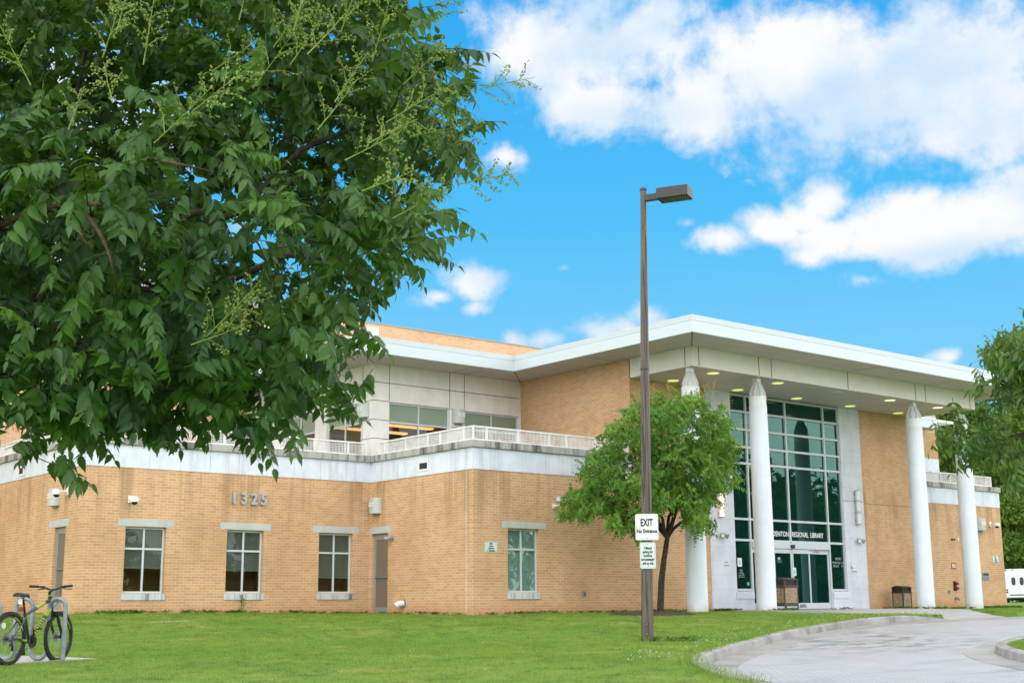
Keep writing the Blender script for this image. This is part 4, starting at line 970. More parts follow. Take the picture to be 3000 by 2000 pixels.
struct(slab('path', [(9.0, 28.2), (10.19, 27.72), (12.0, 27.28), (13.1, 27.27), (13.0, 27.55), (12.0, 27.56), (10.2, 28.0), (9.0, 28.5)], GUTTER, up=-.004, thick=.05), 'narrow strip of old concrete path showing in the lawn', 'path')
mu = MB(); n = 36; tb = (23.76, 23.44)
c0 = (22.9, 22.85)
ring = [(c0[0]+math.cos(2*math.pi*i/n)*1.15*(1+.18*math.sin(3*2*math.pi*i/n)+.1*math.sin(7*i)), c0[1]+math.sin(2*math.pi*i/n)*1.1*(1+.15*math.cos(5*i))) for i in range(n)]
for k, h in ((1.0, -.02), (.75, .05), (.4, .07), (.1, .075)):
    for p in ring: q = (c0[0]+(p[0]-c0[0])*k, c0[1]+(p[1]-c0[1])*k); mu.v.append((q[0], q[1], float(gz(*q))+h+rng.normal()*.012*(k < 1)))
for r_ in range(3):
    for i in range(n): mu.f.append((r_*n+i, r_*n+(i+1) % n, (r_+1)*n+(i+1) % n, (r_+1)*n+i))
mu.f.append(tuple(3*n+i for i in range(n)))
struct(obj('mulch_bed', mu, MULCH, smooth=True), 'dark patch of mulch round the foot of the young tree', 'mulch')

# grass blades over the visible lawn
def blades(name, n, umin, umax, vmin, vmax, hmin, hmax, m, keep=None, wid=.0042):
    u = rng.uniform(umin, umax, n); v = rng.uniform(vmin, vmax, n)
    d = u*F0[0]+v*F0[1]; lat = u*R0[0]+v*R0[1]
    ok = (d > 13.5) & (np.abs(lat) < d*.42+.5) & (rng.random(n) < np.clip((24/d)**2, .12, 1)) & ~in_poly(u, v, ROADPOLY)
    if keep is not None: ok &= keep(u, v)
    u, v, d = u[ok], v[ok], d[ok]; k = len(u)
    z = lawn_z(u, v); h = rng.uniform(hmin, hmax, k); a = rng.uniform(0, 2*np.pi, k); w = wid*rng.uniform(.6, 1.3, k)*np.clip(d/18, .8, 2)
    lx, ly = rng.normal(0, .5, k)*h, rng.normal(0, .5, k)*h
    V = np.empty((k, 3, 3)); ca, sa = np.cos(a)*w, np.sin(a)*w
    V[:, 0] = np.stack([u-ca, v-sa, z-.005], 1); V[:, 1] = np.stack([u+ca, v+sa, z-.005], 1); V[:, 2] = np.stack([u+lx, v+ly, z+h], 1)
    me = bpy.data.meshes.new(name); fast_mesh(me, V.reshape(-1, 3), np.arange(3*k), np.full(k, 3))
    at_ = me.attributes.new('tint', 'FLOAT', 'FACE'); at_.data.foreach_set('value', rng.random(k).astype(np.float32))
    return link_mesh(name, me, None, m)
PADS = [np.array([(30.0, 25.9), (28.9, 25.9), (27.4, 24.2), (26.46, 21.94), (26.7, 19.5), (26.9, 18.0), (27.4, 17.5), (29.6, 17.4), (31.2, 19.3), (35.0, 23.75), (36.9, 25.9)]), np.array([(5.9, 18.25), (7.45, 18.62), (7.15, 19.95), (6.0, 20.6), (4.6, 20.6), (4.4, 19.0)]), np.array([(9.0, 28.2), (10.19, 27.72), (12.0, 27.28), (13.1, 27.27), (13.0, 27.55), (12.0, 27.56), (10.2, 28.0), (9.0, 28.5)])][:2]
def off_pads(u, v):
    ok = np.ones(u.shape, bool)
    for p in PADS: ok &= ~in_poly(u, v, p)
    ok &= ~((u > U1) & (v > VC-.02)) & ~(v > VA-.02)
    ok &= ((u-22.9)**2+(v-22.85)**2 > 1.0)
    return ok
tag(blades('grass', 1300000, 4, 46, 8, 31, .016, .036, BLADE, off_pads), 'short mown grass blades covering the lawn', 'grass', kind='stuff')

def by_edges(u, v):
    near = ((np.abs(v-VA+.12) < .13) & (u < U1)) | ((np.abs(v-VC+.12) < .13) & (u > U1) & (u < 28.1)) | ((np.abs(u-U1+.12) < .13) & (v > VC) & (v < VA))
    kx = np.min(np.hypot(u[:, None]-KO[None, 30:130:2, 0], v[:, None]-KO[None, 30:130:2, 1]), axis=1)
    near |= (kx < .22)
    near |= np.hypot(u-16.56, v-16.67) < .3
    return near & off_pads(u, v) & (rng.random(len(u)) < .35+.65*(np.sin(u*3.1)*np.sin(v*2.3+u) > .1))
tag(blades('grass_tufts', 260000, 9, 29, 9, 31, .05, .13, BLADE, by_edges, .006), 'longer untrimmed grass along the wall foot and kerb', 'grass', kind='stuff')
# ------------------------------------------------------------------ leaf machinery
def leaflet(L, W, serr, fold=.25, droop=.15):
    """two ngon halves with a toothed edge, midrib along +x"""
    side = [(.06, .42), (.18, .86), (.225, .72), (.34, 1.0), (.39, .80), (.52, .80), (.57, .58), (.70, .52), (.75, .33), (.88, .17)] if serr else [(.15, .55), (.35, 1.0), (.6, .85), (.82, .42)]
    mid = [0, .3, .6, 1.0]
    V = [(x*L, 0, -droop*L*x*x) for x in mid]; nm = len(V); F = []
    for s in (1, -1):
        o = len(V); V += [(x*L, s*w*W, fold*w*W-droop*L*x*x) for x, w in side]
        idx = [0]+list(range(o, o+len(side)))+[3, 2, 1]
        F.append(idx if s < 0 else idx[::-1])
    return np.array(V), F
def compound(L, n, ll, lw, serr, droop=.3, simple_tip=True):
    """pinnate leaf: rachis along +x, face up +z"""
    Vs, Fs = [], []; o = 0
    def put(V, F, m):
        nonlocal o
        Vs.append(np.array([m @ Vector(p) for p in V])); Fs.extend([[i+o for i in f] for f in F]); o += len(V)
    def rp(t): return Vector((L*t, 0, -droop*L*t*t))
    r = MB().tube([rp(0), rp(.35), rp(.7), rp(1)], [.0035, .003, .002, .001], 3, cap=False); put(r.v, [list(f) for f in r.f], Matrix.Identity(4))
    for i in range(n):
        t = .22+.76*i/(n-1) if n > 1 else .5
        sz = (.72+.5*math.sin(math.pi*min(1, .25+t*.72)))*random.uniform(.88, 1.1)
        for s in (1, -1):
            if i == n-1 and s < 0: continue
            ang = s*math.radians(random.uniform(48, 66)) if i < n-1 else random.uniform(-.2, .2)
            V, F = leaflet(ll*sz, lw*sz, serr, random.uniform(.1, .4), random.uniform(.05, .35))
            m = T(rp(t+random.uniform(-.02, .02))) @ Matrix.Rotation(math.atan(2*droop*t), 4, 'Y') @ Matrix.Rotation(-s*random.uniform(.25, .85)*(i < n-1), 4, 'X') @ Matrix.Rotation(ang, 4, 'Z') @ Matrix.Rotation(random.uniform(-.5, .5)+s*.25, 4, 'X') @ Matrix.Rotation(random.uniform(-.1, .45), 4, 'Y')
            put(V, F, m)
    return np.concatenate(Vs), Fs
def scatter(name, variants, pos, ddir, nrm, scale, tint, m, parent):
    """one mesh out of many placed leaves (leaf pattern stays inside the crown)"""
    d = ddir/np.linalg.norm(ddir, axis=1)[:, None]; y = np.cross(nrm, d); y /= np.linalg.norm(y, axis=1)[:, None]+1e-9; z = np.cross(d, y)
    which = rng.integers(0, len(variants), len(pos)); AV, AL, AT, TI = [], [], [], []; o = 0
    for k, (V, F) in enumerate(variants):
        I = np.nonzero(which == k)[0]
        if not len(I): continue
        B = np.stack([d[I], y[I], z[I]], 2)
        P = np.einsum('nij,vj->nvi', B, V)*scale[I][:, None, None]+pos[I][:, None]
        lp = np.array([i for f in F for i in f]); tt = np.array([len(f) for f in F])
        AV.append(P.reshape(-1, 3)); AL.append((lp[None]+(np.arange(len(I))*len(V))[:, None]+o).ravel()); AT.append(np.tile(tt, len(I)))
        TI.append(np.clip(np.repeat(tint[I], len(F))+rng.normal(0, .10, len(I)*len(F)), 0, 1)); o += len(I)*len(V)
    me = bpy.data.meshes.new(name); off = WLOC[parent.name] if parent else np.zeros(3)
    fast_mesh(me, np.concatenate(AV)-off, np.concatenate(AL), np.concatenate(AT))
    a = me.attributes.new('tint', 'FLOAT', 'FACE'); a.data.foreach_set('value', np.concatenate(TI).astype(np.float32))
    ob = link_mesh(name, me, parent, m); WLOC[ob.name] = off; return ob
def unit(n): 
    v = rng.normal(size=(n, 3)); return v/np.linalg.norm(v, axis=1)[:, None]
def panicle(scale, n_side, buds=True):
    b = MB(); b.tube([(0, 0, 0), (0, 0, .5*scale), (.03*scale, 0, scale)], [.0030, .0023, .0014], 4, cap=False)
    for i in range(n_side):
        t = .18+.75*i/n_side; a = i*2.4; l = scale*.55*(1-t*.65); p0 = Vector((.02*t*scale, 0, t*scale)); d = Vector((math.cos(a)*.8, math.sin(a)*.8, .55)).normalized()
        p1 = p0+d*l; b.tube([p0, p0+d*l*.5+Vector((0, 0, .01)), p1+Vector((0, 0, -.02*scale))], [.0019, .0016, .0012], 3, cap=False)
        for k in range(11):
            q = p0+d*l*(.2+.8*k/10); s = .0055*random.uniform(.6, 1.25); e = Vector(unit(1)[0])*.012
            c = q+e
            b.tube([q, c], .0012, 3, cap=False); b.add([c+Vector((s, 0, 0)), c+Vector((0, s, 0)), c+Vector((-s, -s*.5, 0)), c+Vector((0, 0, s*1.2)), c-Vector((0, 0, s))], [(0, 1, 3), (1, 2, 3), (2, 0, 3), (1, 0, 4), (2, 1, 4), (0, 2, 4)])
    return b
def grow(mb, a, b, r0, r1, sag=.0, n=6, seg=5, jit=.03):
    a, b = np.array(a, float), np.array(b, float); L = np.linalg.norm(b-a); pts = []
    for k in range(seg+1):
        t = k/seg; p = a+(b-a)*t+np.array([0, 0, sag*L*math.sin(math.pi*t)])
        if 0 < k < seg: p = p+rng.normal(size=3)*jit*L
        pts.append(p)
    mb.tube(pts, [r0+(r1-r0)*k/seg for k in range(seg+1)], n); return pts

def tree(name, label, base, fork, limbs, clusters, leaves_per, variants, leafm, size, crown_c, r_trunk, spread=.30, droop=.5, tint_f=None, twig_r=.008, barkm=BARK, group=None, extra=None, trunk_pts=None, cname='crown', limb_r=.05):
    base = np.array(base, float); e = empty(name, base); tag(e, label, 'tree', group)
    tb_ = MB(); pts = trunk_pts or [base-np.array([0, 0, .1]), base+np.array([0, 0, .15]), (base+np.array(fork))/2+np.array([.03, -.02, 0]), np.array(fork)]
    tb_.tube(pts, np.linspace(r_trunk*1.15, r_trunk*.72, len(pts)), 12); obj('trunk', tb_, barkm, e, smooth=True)
    br = MB(); nodes = [np.array(fork, float)]
    for l in limbs:
        p = grow(br, fork, l, limb_r, limb_r*.35, .06, 7, 6); nodes += p[2:]
    nodes = np.array(nodes); C = np.array(clusters)
    nodes = list(nodes); nr_ = [twig_r*2.2]*len(nodes)
    for c in sorted(C, key=lambda c: np.linalg.norm(c-np.array(fork))):
        A = np.array(nodes); dist = np.linalg.norm(A-c, axis=1)+.25*np.linalg.norm(A-np.array(fork), axis=1)
        i = int(np.argmin(dist)); r1 = max(nr_[i]*.62, twig_r*.45)
        p = grow(br, nodes[i], c, nr_[i]*.8, r1*.7, .04, 5, 4); nodes += [np.array(p[2]), np.array(p[3])]; nr_ += [r1, r1]
    obj('branches', br, barkm, e, smooth=True)
    k = leaves_per; N = len(C)*k
    ci = np.repeat(np.arange(len(C)), k); out = C-np.array(crown_c); out /= np.linalg.norm(out, axis=1)[:, None]+1e-6
    pos = C[ci]+unit(N)*(rng.random(N)**.6*spread)[:, None]
    d = out[ci]*.55+unit(N)*.75+np.array([0, 0, -droop]); nr = np.array([0, 0, 1.0])+unit(N)*.45+out[ci]*.35
    pos = pos-d/np.linalg.norm(d, axis=1)[:, None]*.13*size
    tint = rng.random(len(C))[ci]*.5+rng.random(N)*.5
    if tint_f is not None: tint = tint_f(pos, tint)
    scatter(cname, variants, pos, d, nr, size*rng.uniform(.75, 1.2, N), tint, leafm, e)
    return e

def sample_poly(poly, n, rnd=rng):
    poly = np.array(poly, float); lo, hi = poly.min(0), poly.max(0); out = []
    while len(out) < n:
        p = rnd.uniform(lo, hi)
        if in_poly(np.array([p[0]]), np.array([p[1]]), poly)[0]: out.append(p)
    return np.array(out)

# ---- big goldenrain tree close at the left: trunk stands left of the view
def big_tree():
    var = [compound(.30, random.choice((5, 6, 7)), .088, .0225, True, random.uniform(.15, .45)) for _ in range(9)]
    poly = [(-500, -300), (1150, -250), (1230, 0), (1290, 110), (1390, 190), (1380, 330), (1410, 470), (1340, 540), (1320, 690), (1240, 790), (1110, 860), (1060, 940), (1000, 1010), (1040, 1120), (1000, 1190), (930, 1220), (800, 1235), (700, 1215), (560, 1205), (440, 1225), (330, 1200), (250, 1270), (200, 1290), (60, 1190), (-500, 1230)]
    base = np.array(onG(-420, 1990)); lat = -3.2; dep = 7.4
    base = R0*lat+F0*dep; base[2] = float(gz(base[0], base[1])); fork = base+np.array([.1, .05, 2.2])
    cc = at(500, 350, 7.2)
    C = []
    # evenly spread cluster centres through a thick crown volume
    edge = np.array(poly, float)
    def inside(p, r):
        q = np.array([(p[0]+r*math.cos(a), p[1]+r*math.sin(a)) for a in np.linspace(0, 2*math.pi, 9)]); return in_poly(q[:, 0], q[:, 1], edge).all()
    for p, t in zip(sample_poly(poly, 7500), rng.uniform(0, 1, 7500)):
        if not inside(p, 105): continue
        q = at(p[0], p[1], 5.5+3.4*t)
        if t < .5 and math.sin(q[0]*2.9+1.0)*math.sin(q[1]*2.3+q[2]*1.1)+math.sin(q[2]*3.3+q[0]*1.2) < .05: continue
        if all(np.linalg.norm(q-k_) > .22 for k_ in C): C.append(q)
        if len(C) >= 430: break
    # the far side of the crown, dense above and to the left
    B_ = []
    for p in sample_poly(poly, 3000):
        if not inside(p, 90) or (p[1] > 520 and p[0] > 620): continue
        q = at(p[0], p[1], rng.uniform(7.8, 9.6))
        if all(np.linalg.norm(q-k_) > .30 for k_ in B_): B_.append(q)
        if len(B_) >= 210: break
    C += B_
    ep = [p for p in sample_poly(poly, 4000) if not inside(p, 125) and inside(p, 72)]
    E_ = []
    for p in ep:
        if all(np.hypot(*(p-k_)) > 62 for k_ in E_): E_.append(p); C.append(at(p[0], p[1], rng.uniform(5.8, 7.4)))
    # hanging sprays along the lower fringe
    for p in ((205, 1265), (175, 1240), (235, 1225), (330, 1215), (960, 1150), (1040, 1080), (50, 1205), (690, 1210), (560, 1200), (455, 1220), (820, 1190), (600, 1150), (880, 1150), (400, 1190), (120, 1210)):
        C.append(at(p[0], p[1]-25, rng.uniform(5.7, 6.8)))
    limbs = [at(x, y, d) for x, y, d in ((300, 640, 7.0), (700, 900, 6.8), (900, 500, 7.0), (700, 250, 7.4), (250, 150, 7.8), (1100, 350, 7.2), (150, 1000, 6.6), (-200, 300, 8.3), (480, 860, 6.2), (1000, 760, 6.6))]
    def tf(pos, t):
        return np.clip((t-.5)*1.5+.42, 0, 1)
    e = tree('goldenrain_tree', 'large dark leafy goldenrain tree filling the upper left foreground, yellow-green flower stalks', base, fork, limbs, C, 8, var, LEAF_A, .82, fork+np.array([.6, -.3, .3]), .15, .23, .30, tf, .006, limb_r=.036)
    for nm, pts, r_ in (('a', ((-60, 690, 5.9), (120, 610, 5.6), (280, 598, 5.4), (400, 612, 5.6)), .024), ('b', ((215, 585, 5.35), (290, 680, 5.3), (330, 780, 5.25), (345, 890, 5.3)), .014), ('c', ((185, 610, 5.4), (255, 715, 5.35), (315, 795, 5.35)), .009), ('d', ((430, 462, 5.3), (520, 480, 5.28), (620, 502, 5.4)), .011), ('e', ((690, 640, 5.7), (760, 720, 5.6), (800, 850, 5.6)), .010)):
        q = smooth_poly([at(p[0], p[1], p[2]+.28+.25*(i == len(pts)-1)+.25*(i == 0)) for i, p in enumerate(pts)], 5); obj('bare_branch', MB().tube(q, np.linspace(r_, r_*.3, len(q))*.8, 8), LIMB, e, smooth=True)
    spots = [(560, 330, 40), (300, 170, 10), (420, 190, 25), (330, 300, -10), (620, 210, 60), (800, 140, 30), (860, 90, 20), (900, 160, 45), (1010, 470, 50), (1080, 420, 70), (850, 190, 35), (1130, 360, 60), (1200, 400, 75), (600, 990, 62), (560, 1010, 85), (660, 960, 40),
             (340, 100, 0), (700, 60, 20), (1250, 470, 70), (1340, 540, 75), (1370, 270, 60), (1280, 80, 30), (90, 250, -15), (1180, 250, 50), (980, 300, 40), (1060, 560, 65), (1150, 640, 70), (930, 380, 45), (450, 420, 50), (740, 260, 30), (1090, 180, 30), (200, 380, 10), (1000, 90, 10)]
    for i, (x, y, rot) in enumerate(spots):
        p = at(x, y, random.uniform(5.3, 5.8)+(.6 if x > 1150 else 0)); b = panicle(random.uniform(.24, .36), 9)
        m4 = T(p) @ Matrix.Rotation(math.radians(rot+random.uniform(-15, 15)), 4, Vector(FW)) @ Matrix.Rotation(random.uniform(-.4, .4), 4, Vector(RT)) @ Matrix.Rotation(random.uniform(0, 6), 4, 'Z')
        obj('flower_panicle', b.xf(m4), FLOWER, e)
big_tree()

# ---- young tree behind the pole
def young_tree():
    var = [compound(.34, 6, .085, .020, False, random.uniform(.3, .6)) for _ in range(6)]
    base = np.array([23.76, 23.44, float(gz(23.76, 23.44))]); fork = np.array(at(1955, 1575, 32.3))
    outline = [(1700, 1505), (1655, 1490), (1668, 1440), (1710, 1445), (1712, 1385), (1718, 1340), (1765, 1310), (1790, 1245), (1850, 1200), (1935, 1165), (2040, 1165), (2110, 1205), (2140, 1255), (2145, 1340), (2150, 1400), (2085, 1430), (2060, 1490), (2065, 1545), (2030, 1500), (1990, 1450), (1900, 1490), (1850, 1540), (1800, 1530), (1790, 1480)]
    P = sample_poly(outline, 1500); C = []
    for p in P:
        w = .5+1.6*math.sqrt(max(0, 1-((p[0]-1910)/260)**2)); q = at(p[0], p[1], 32.1+rng.uniform(-w, w))
        if all(np.linalg.norm(q-c) > .27 for c in C): C.append(q)
        if len(C) >= 265: break
    for p in outline: C.append(at(p[0]*.96+1910*.04, p[1]*.97+1360*.03, 32.1+rng.uniform(-.4, .4)))
    for p in ((1830, 1520), (1860, 1545), (1795, 1495), (2040, 1525), (2075, 1540), (2010, 1510), (1690, 1470), (1655, 1490), (2100, 1430), (2060, 1480), (1880, 1500)): C.append(at(p[0], p[1], 32.1+rng.uniform(-.6, .6)))
    limbs = [at(x, y, d) for x, y, d in ((1760, 1450, 31.9), (1850, 1300, 32.6), (1960, 1250, 31.8), (2060, 1330, 32.2), (2070, 1480, 32.4), (1900, 1430, 31.2), (1990, 1400, 33.2))]
    tr = [base-np.array([0, 0, .1]), base+np.array([.0, 0, .12]), at(1938, 1700, 32.4), at(1945, 1640, 32.35), fork]
    e = tree('young_goldenrain_tree', 'young round-crowned green tree behind the lamp pole in front of the library', base, fork, limbs, C, 11, var, LEAF_B, .95, at(1910, 1430, 32.1), .085, .28, .28, None, .010, trunk_pts=tr)
    for (x, y) in ((1920, 1150), (1960, 1148), (2060, 1150), (2085, 1140), (2125, 1185), (2010, 1160), (1850, 1190), (2130, 1300), (2165, 1320), (2180, 1390), (2160, 1250), (1880, 1165)):
        obj('flower_panicle', panicle(.42, 8).xf(T(at(x, y+20, 31.6+random.uniform(-.6, 1))) @ Matrix.Rotation(math.radians((x-1960)*.12), 4, Vector(FW))), FLOWERY, e)
young_tree()

# ---- ash tree reaching in from the right
def right_tree():
    var = [compound(.22, 4, .085, .0145, False, random.uniform(.3, .6)) for _ in range(6)]
    lat, dep = 5.0, 11.0
    base = R0*lat+F0*dep; base[2] = float(gz(base[0], base[1])); fork = base+np.array([-.1, .05, 2.4])
    C = []
    polys = [([(2930, 1010), (2980, 975), (3060, 930), (3300, 900), (3300, 1250), (3040, 1200), (2990, 1170), (2950, 1110), (2920, 1060)], 62, (9.6, 11.8)), ([(2950, 1030), (3000, 980), (3200, 940), (3100, 1170), (3000, 1130)], 40, (9.4, 11.0)),
             ([(2815, 1240), (2870, 1262), (2950, 1290), (3100, 1290), (3100, 1370), (2950, 1365), (2880, 1325), (2830, 1285)], 12, (9.8, 10.8)), ([(2920, 1370), (3000, 1350), (3150, 1360), (3150, 1430), (3010, 1420)], 10, (10., 11.0))]
    for poly, n, (a, b) in polys:
        for p in sample_poly(poly, n): C.append(at(p[0], p[1], rng.uniform(a, b)))
    for p in ((2760, 1275), (2795, 1258), (2815, 1315), (2905, 1070), (2915, 1130)): C.append(at(p[0], p[1], 10.2))
    limbs = [at(x, y, d) for x, y, d in ((3050, 1300, 10.4), (3000, 1100, 10.6), (3150, 1000, 10.8), (2900, 1290, 10.2), (3060, 1440, 10.6))]
    tree('ash_tree', 'dark leafy tree reaching in at the right edge over the rightmost column', base, fork, limbs, C, 10, var, LEAF_C, .85, at(3150, 1250, 10.8), .12, .17, .5, None, .005, limb_r=.028)
right_tree()

# ---- broadleaf trees beyond the library, right
def clump_var(n=14, s=.22):
    out = []
    for _ in range(5):
        V, F = [], []; o = 0
        for i in range(n):
            c = unit(1)[0]*rng.random()**.5*s*2.2; d = unit(1)[0]; a = np.cross(d, unit(1)[0]); a /= np.linalg.norm(a)+1e-9; b = np.cross(d, a); q = s*rng.uniform(.5, 1.0)
            V += [c+a*q, c+b*q*.45+d*.03, c-a*q, c-b*q*.45-d*.03]; F.append([o, o+1, o+2, o+3]); o += 4
        out.append((np.array(V), F))
    return out
def far_tree(label, x, ytop, dep, width, n, base_y=1765, lo=.12, size=1.0, name='broadleaf_tree'):
    top = at(x, ytop, dep); base = np.array([top[0], top[1], float(gz(top[0], top[1]))]); H = top[2]-base[2]
    e = empty(name, base); tag(e, label, 'tree', 'broadleaf trees beyond the library')
    tr = MB(); tr.tube([base-np.array([0, 0, .2]), base+np.array([0, 0, H*.3]), base+np.array([.2, .1, H*.8])], [H*.018, H*.014, H*.004], 8)
    lobes = []
    for i in range(26):
        t = rng.random(); a = rng.uniform(0, 2*np.pi); zz = H*(lo+(1-lo)*t*.93); rr = width*.5*(math.sin(math.pi*min(1, .22+.78*t)))**.7*rng.uniform(.35, .85)
        c = base+np.array([math.cos(a)*rr, math.sin(a)*rr, zz]); lobes.append((c, width*rng.uniform(.13, .22)))
        tr.tube([base+np.array([0, 0, zz*.7]), c], [H*.006, H*.002], 5)
    lobes.append((base+np.array([0, 0, H*.95]), width*.13))
    obj('trunk', tr, BARK, e)
    w = np.array([l[1]**2 for l in lobes]); pick = rng.choice(len(lobes), n, p=w/w.sum()); d = unit(n); d[:, 2] = np.where(d[:, 2] < -.4, -d[:, 2]*.5, d[:, 2])
    pos = np.array([lobes[k][0] for k in pick])+d*(np.array([lobes[k][1] for k in pick])*rng.uniform(.65, 1.12, n))[:, None]*np.array([1, 1, .8])
    lt = rng.random(len(lobes)); tint = lt[pick]*.6+rng.random(n)*.3+.1
    scatter('crown', CL_VAR, pos, unit(n), unit(n), np.full(n, size)*rng.uniform(.7, 1.3, n), tint, LEAF_D, e)
    return e
CL_VAR = clump_var()
far_tree('tall broad tree rising above the right end of the canopy roof', 2985, 1000, 128, 19, 5200, size=1.25)
far_tree('yellow-green tree seen between the two right-hand columns', 2790, 1165, 112, 12, 3400, size=1.1)
far_tree('shorter leafy tree beyond the right end of the brick wing', 3010, 1230, 122, 17, 4600, size=1.2)
far_tree('dark bushy tree low beyond the minibus roof', 2965, 1470, 118, 11, 3000, size=1.0, lo=.05)

def woodland():
    n = 9000; P = []; S = []
    # belts of trees beyond the street: far right background, and the side of the street behind the viewer (seen in the glass)
    belts = [((102, 96), (220, -30), 10, 24, 3400), ((60, -14), (130, -40), 10, 13, 2600), ((-30, -44), (60, -40), 9, 8, 1800)]
    for (a, b, th, h, k) in belts:
        a, b = np.array(a, float), np.array(b, float); dv = b-a; L = np.linalg.norm(dv); nv = np.array([-dv[1], dv[0]])/L
        t = rng.random(k); s = rng.normal(0, th*.4, k); q = a+dv*t[:, None]+nv*s[:, None]
        top = h*(.72+.28*np.sin(t*L*.55+1.3*np.sin(t*L*.21)))*(1-.25*(np.abs(s)/th)); z = gz(q[:, 0], q[:, 1])+top*rng.random(k)**.75
        P.append(np.column_stack([q, z])); S.append(rng.uniform(1.7, 3.2, k))
    P = np.concatenate(P); S = np.concatenate(S); n = len(P)
    tint = np.clip(.3+.3*np.sin(P[:, 0]*.6+P[:, 2]*.8)+rng.normal(0, .2, n), 0, 1)
    o = scatter('woodland', CL_VAR, P, unit(n), unit(n), S, tint, LEAF_D, None)
    tag(o, 'belt of dense green woodland in the background', 'woodland', kind='stuff')
woodland()

# ---- weeds along the wall foot and a tall weed under the middle window
def weeds():
    n = 420; P = []; 
    segs = [((12.0, VA-.06), (19.5, VA-.06), 60), ((U1-.08, 26.2), (U1-.08, 30.0), 12), ((20, VC-.06), (28.0, VC-.06), 50), ((28.2, VC-.1), (29.3, VC-.1), 26), ((35.2, 23.2), (41.5, 24.0), 70), ((41, 24.6), (43.6, 25.5), 30)]
    for a, b, k in segs:
        t = rng.random(k); P += [np.array([a[0]+(b[0]-a[0])*q, a[1]+(b[1]-a[1])*q]) for q in t]
    for (u, v, k, s) in ((12.7, VA-.12, 30, .25), (15.8, VA-.12, 14, .2), (28.13, 23.3, 16, .25), (29.5, 24.1, 14, .25), (24.0, 23.2, 14, .2), (16.9, 16.7, 16, .16), (17.15, 16.4, 14, .15), (36.0, 25.1, 14, .2), (35.2, 23.3, 16, .25), (32.2, 24.3, 6, .15)):
        P += [np.array([u, v])+rng.normal(size=2)*s for _ in range(k)]
    P = np.array(P); z = gz(P[:, 0], P[:, 1]); pos = np.column_stack([P, z+.02]); m = len(pos)
    V, F = [], []; o = 0
    for i in range(6):
        a = i*1.05; L, W = rng.uniform(.10, .17), .022; c, s_ = math.cos(a), math.sin(a); up = rng.uniform(.5, 1.1)
        for q in ((0, 0, 0), (.5, W/L, up*.35), (1, 0, up*.5), (.5, -W/L, up*.35)): V.append((L*(q[0]*c-q[1]*s_), L*(q[0]*s_+q[1]*c), L*q[2]))
        F.append([o, o+1, o+2, o+3]); o += 4
    d = unit(m); d[:, 2] = 0
    tag(scatter('weeds', [(np.array(V), F)], pos, d, np.tile([0, 0, 1.0], (m, 1)), rng.uniform(.5, 1.3, m), rng.random(m), LEAF_W, None), 'scattered low weeds along the foot of the brick walls', 'weeds', kind='stuff')
    e = empty('tall_weed', (15.78, VA-.1, float(gz(15.78, VA-.1)))); tag(e, 'thin upright weed growing on the brick under the middle window', 'weed')
    b = MB().tube([(15.78, VA-.1, -.2), (15.80, VA-.06, .05), (15.79, VA-.05, .30)], [.008, .006, .003], 6); obj('stem', b, LEAF_W, e)
    k = 46; pos = np.column_stack([15.79+rng.normal(0, .035, k), VA-.07+rng.normal(0, .02, k), rng.uniform(-.15, .32, k)]); d = unit(k)
    scatter('leaves', [leaflet(.07, .016, False)], pos, d, unit(k), np.ones(k), rng.random(k), LEAF_W, e)
weeds()
# white clover heads in the verge
cl = MB()
for _ in range(150):
    if rng.random() < .9:
        i = rng.integers(40, 110); p = KO[i]-NO[i]*rng.uniform(.08, .9)
    else: p = np.array([rng.uniform(11, 24), rng.uniform(13, 23)])
    if in_poly(np.array([p[0]]), np.array([p[1]]), ROADPOLY)[0] or not (p[0] < 60): continue
    z = float(gz(*p))+.055; r_ = rng.uniform(.006, .011)
    cl.add([(p[0]+r_, p[1], z), (p[0], p[1]+r_, z), (p[0]-r_, p[1], z), (p[0], p[1]-r_, z), (p[0], p[1], z+r_), (p[0], p[1], z-r_)], [(0, 1, 4), (1, 2, 4), (2, 3, 4), (3, 0, 4), (1, 0, 5), (2, 1, 5), (3, 2, 5), (0, 3, 5)])
tag(obj('clover_flowers', cl, mat('clover_white', (.7, .7, .62), .8)), 'tiny white clover flowers dotted in the grass by the kerb', 'clover', kind='stuff')

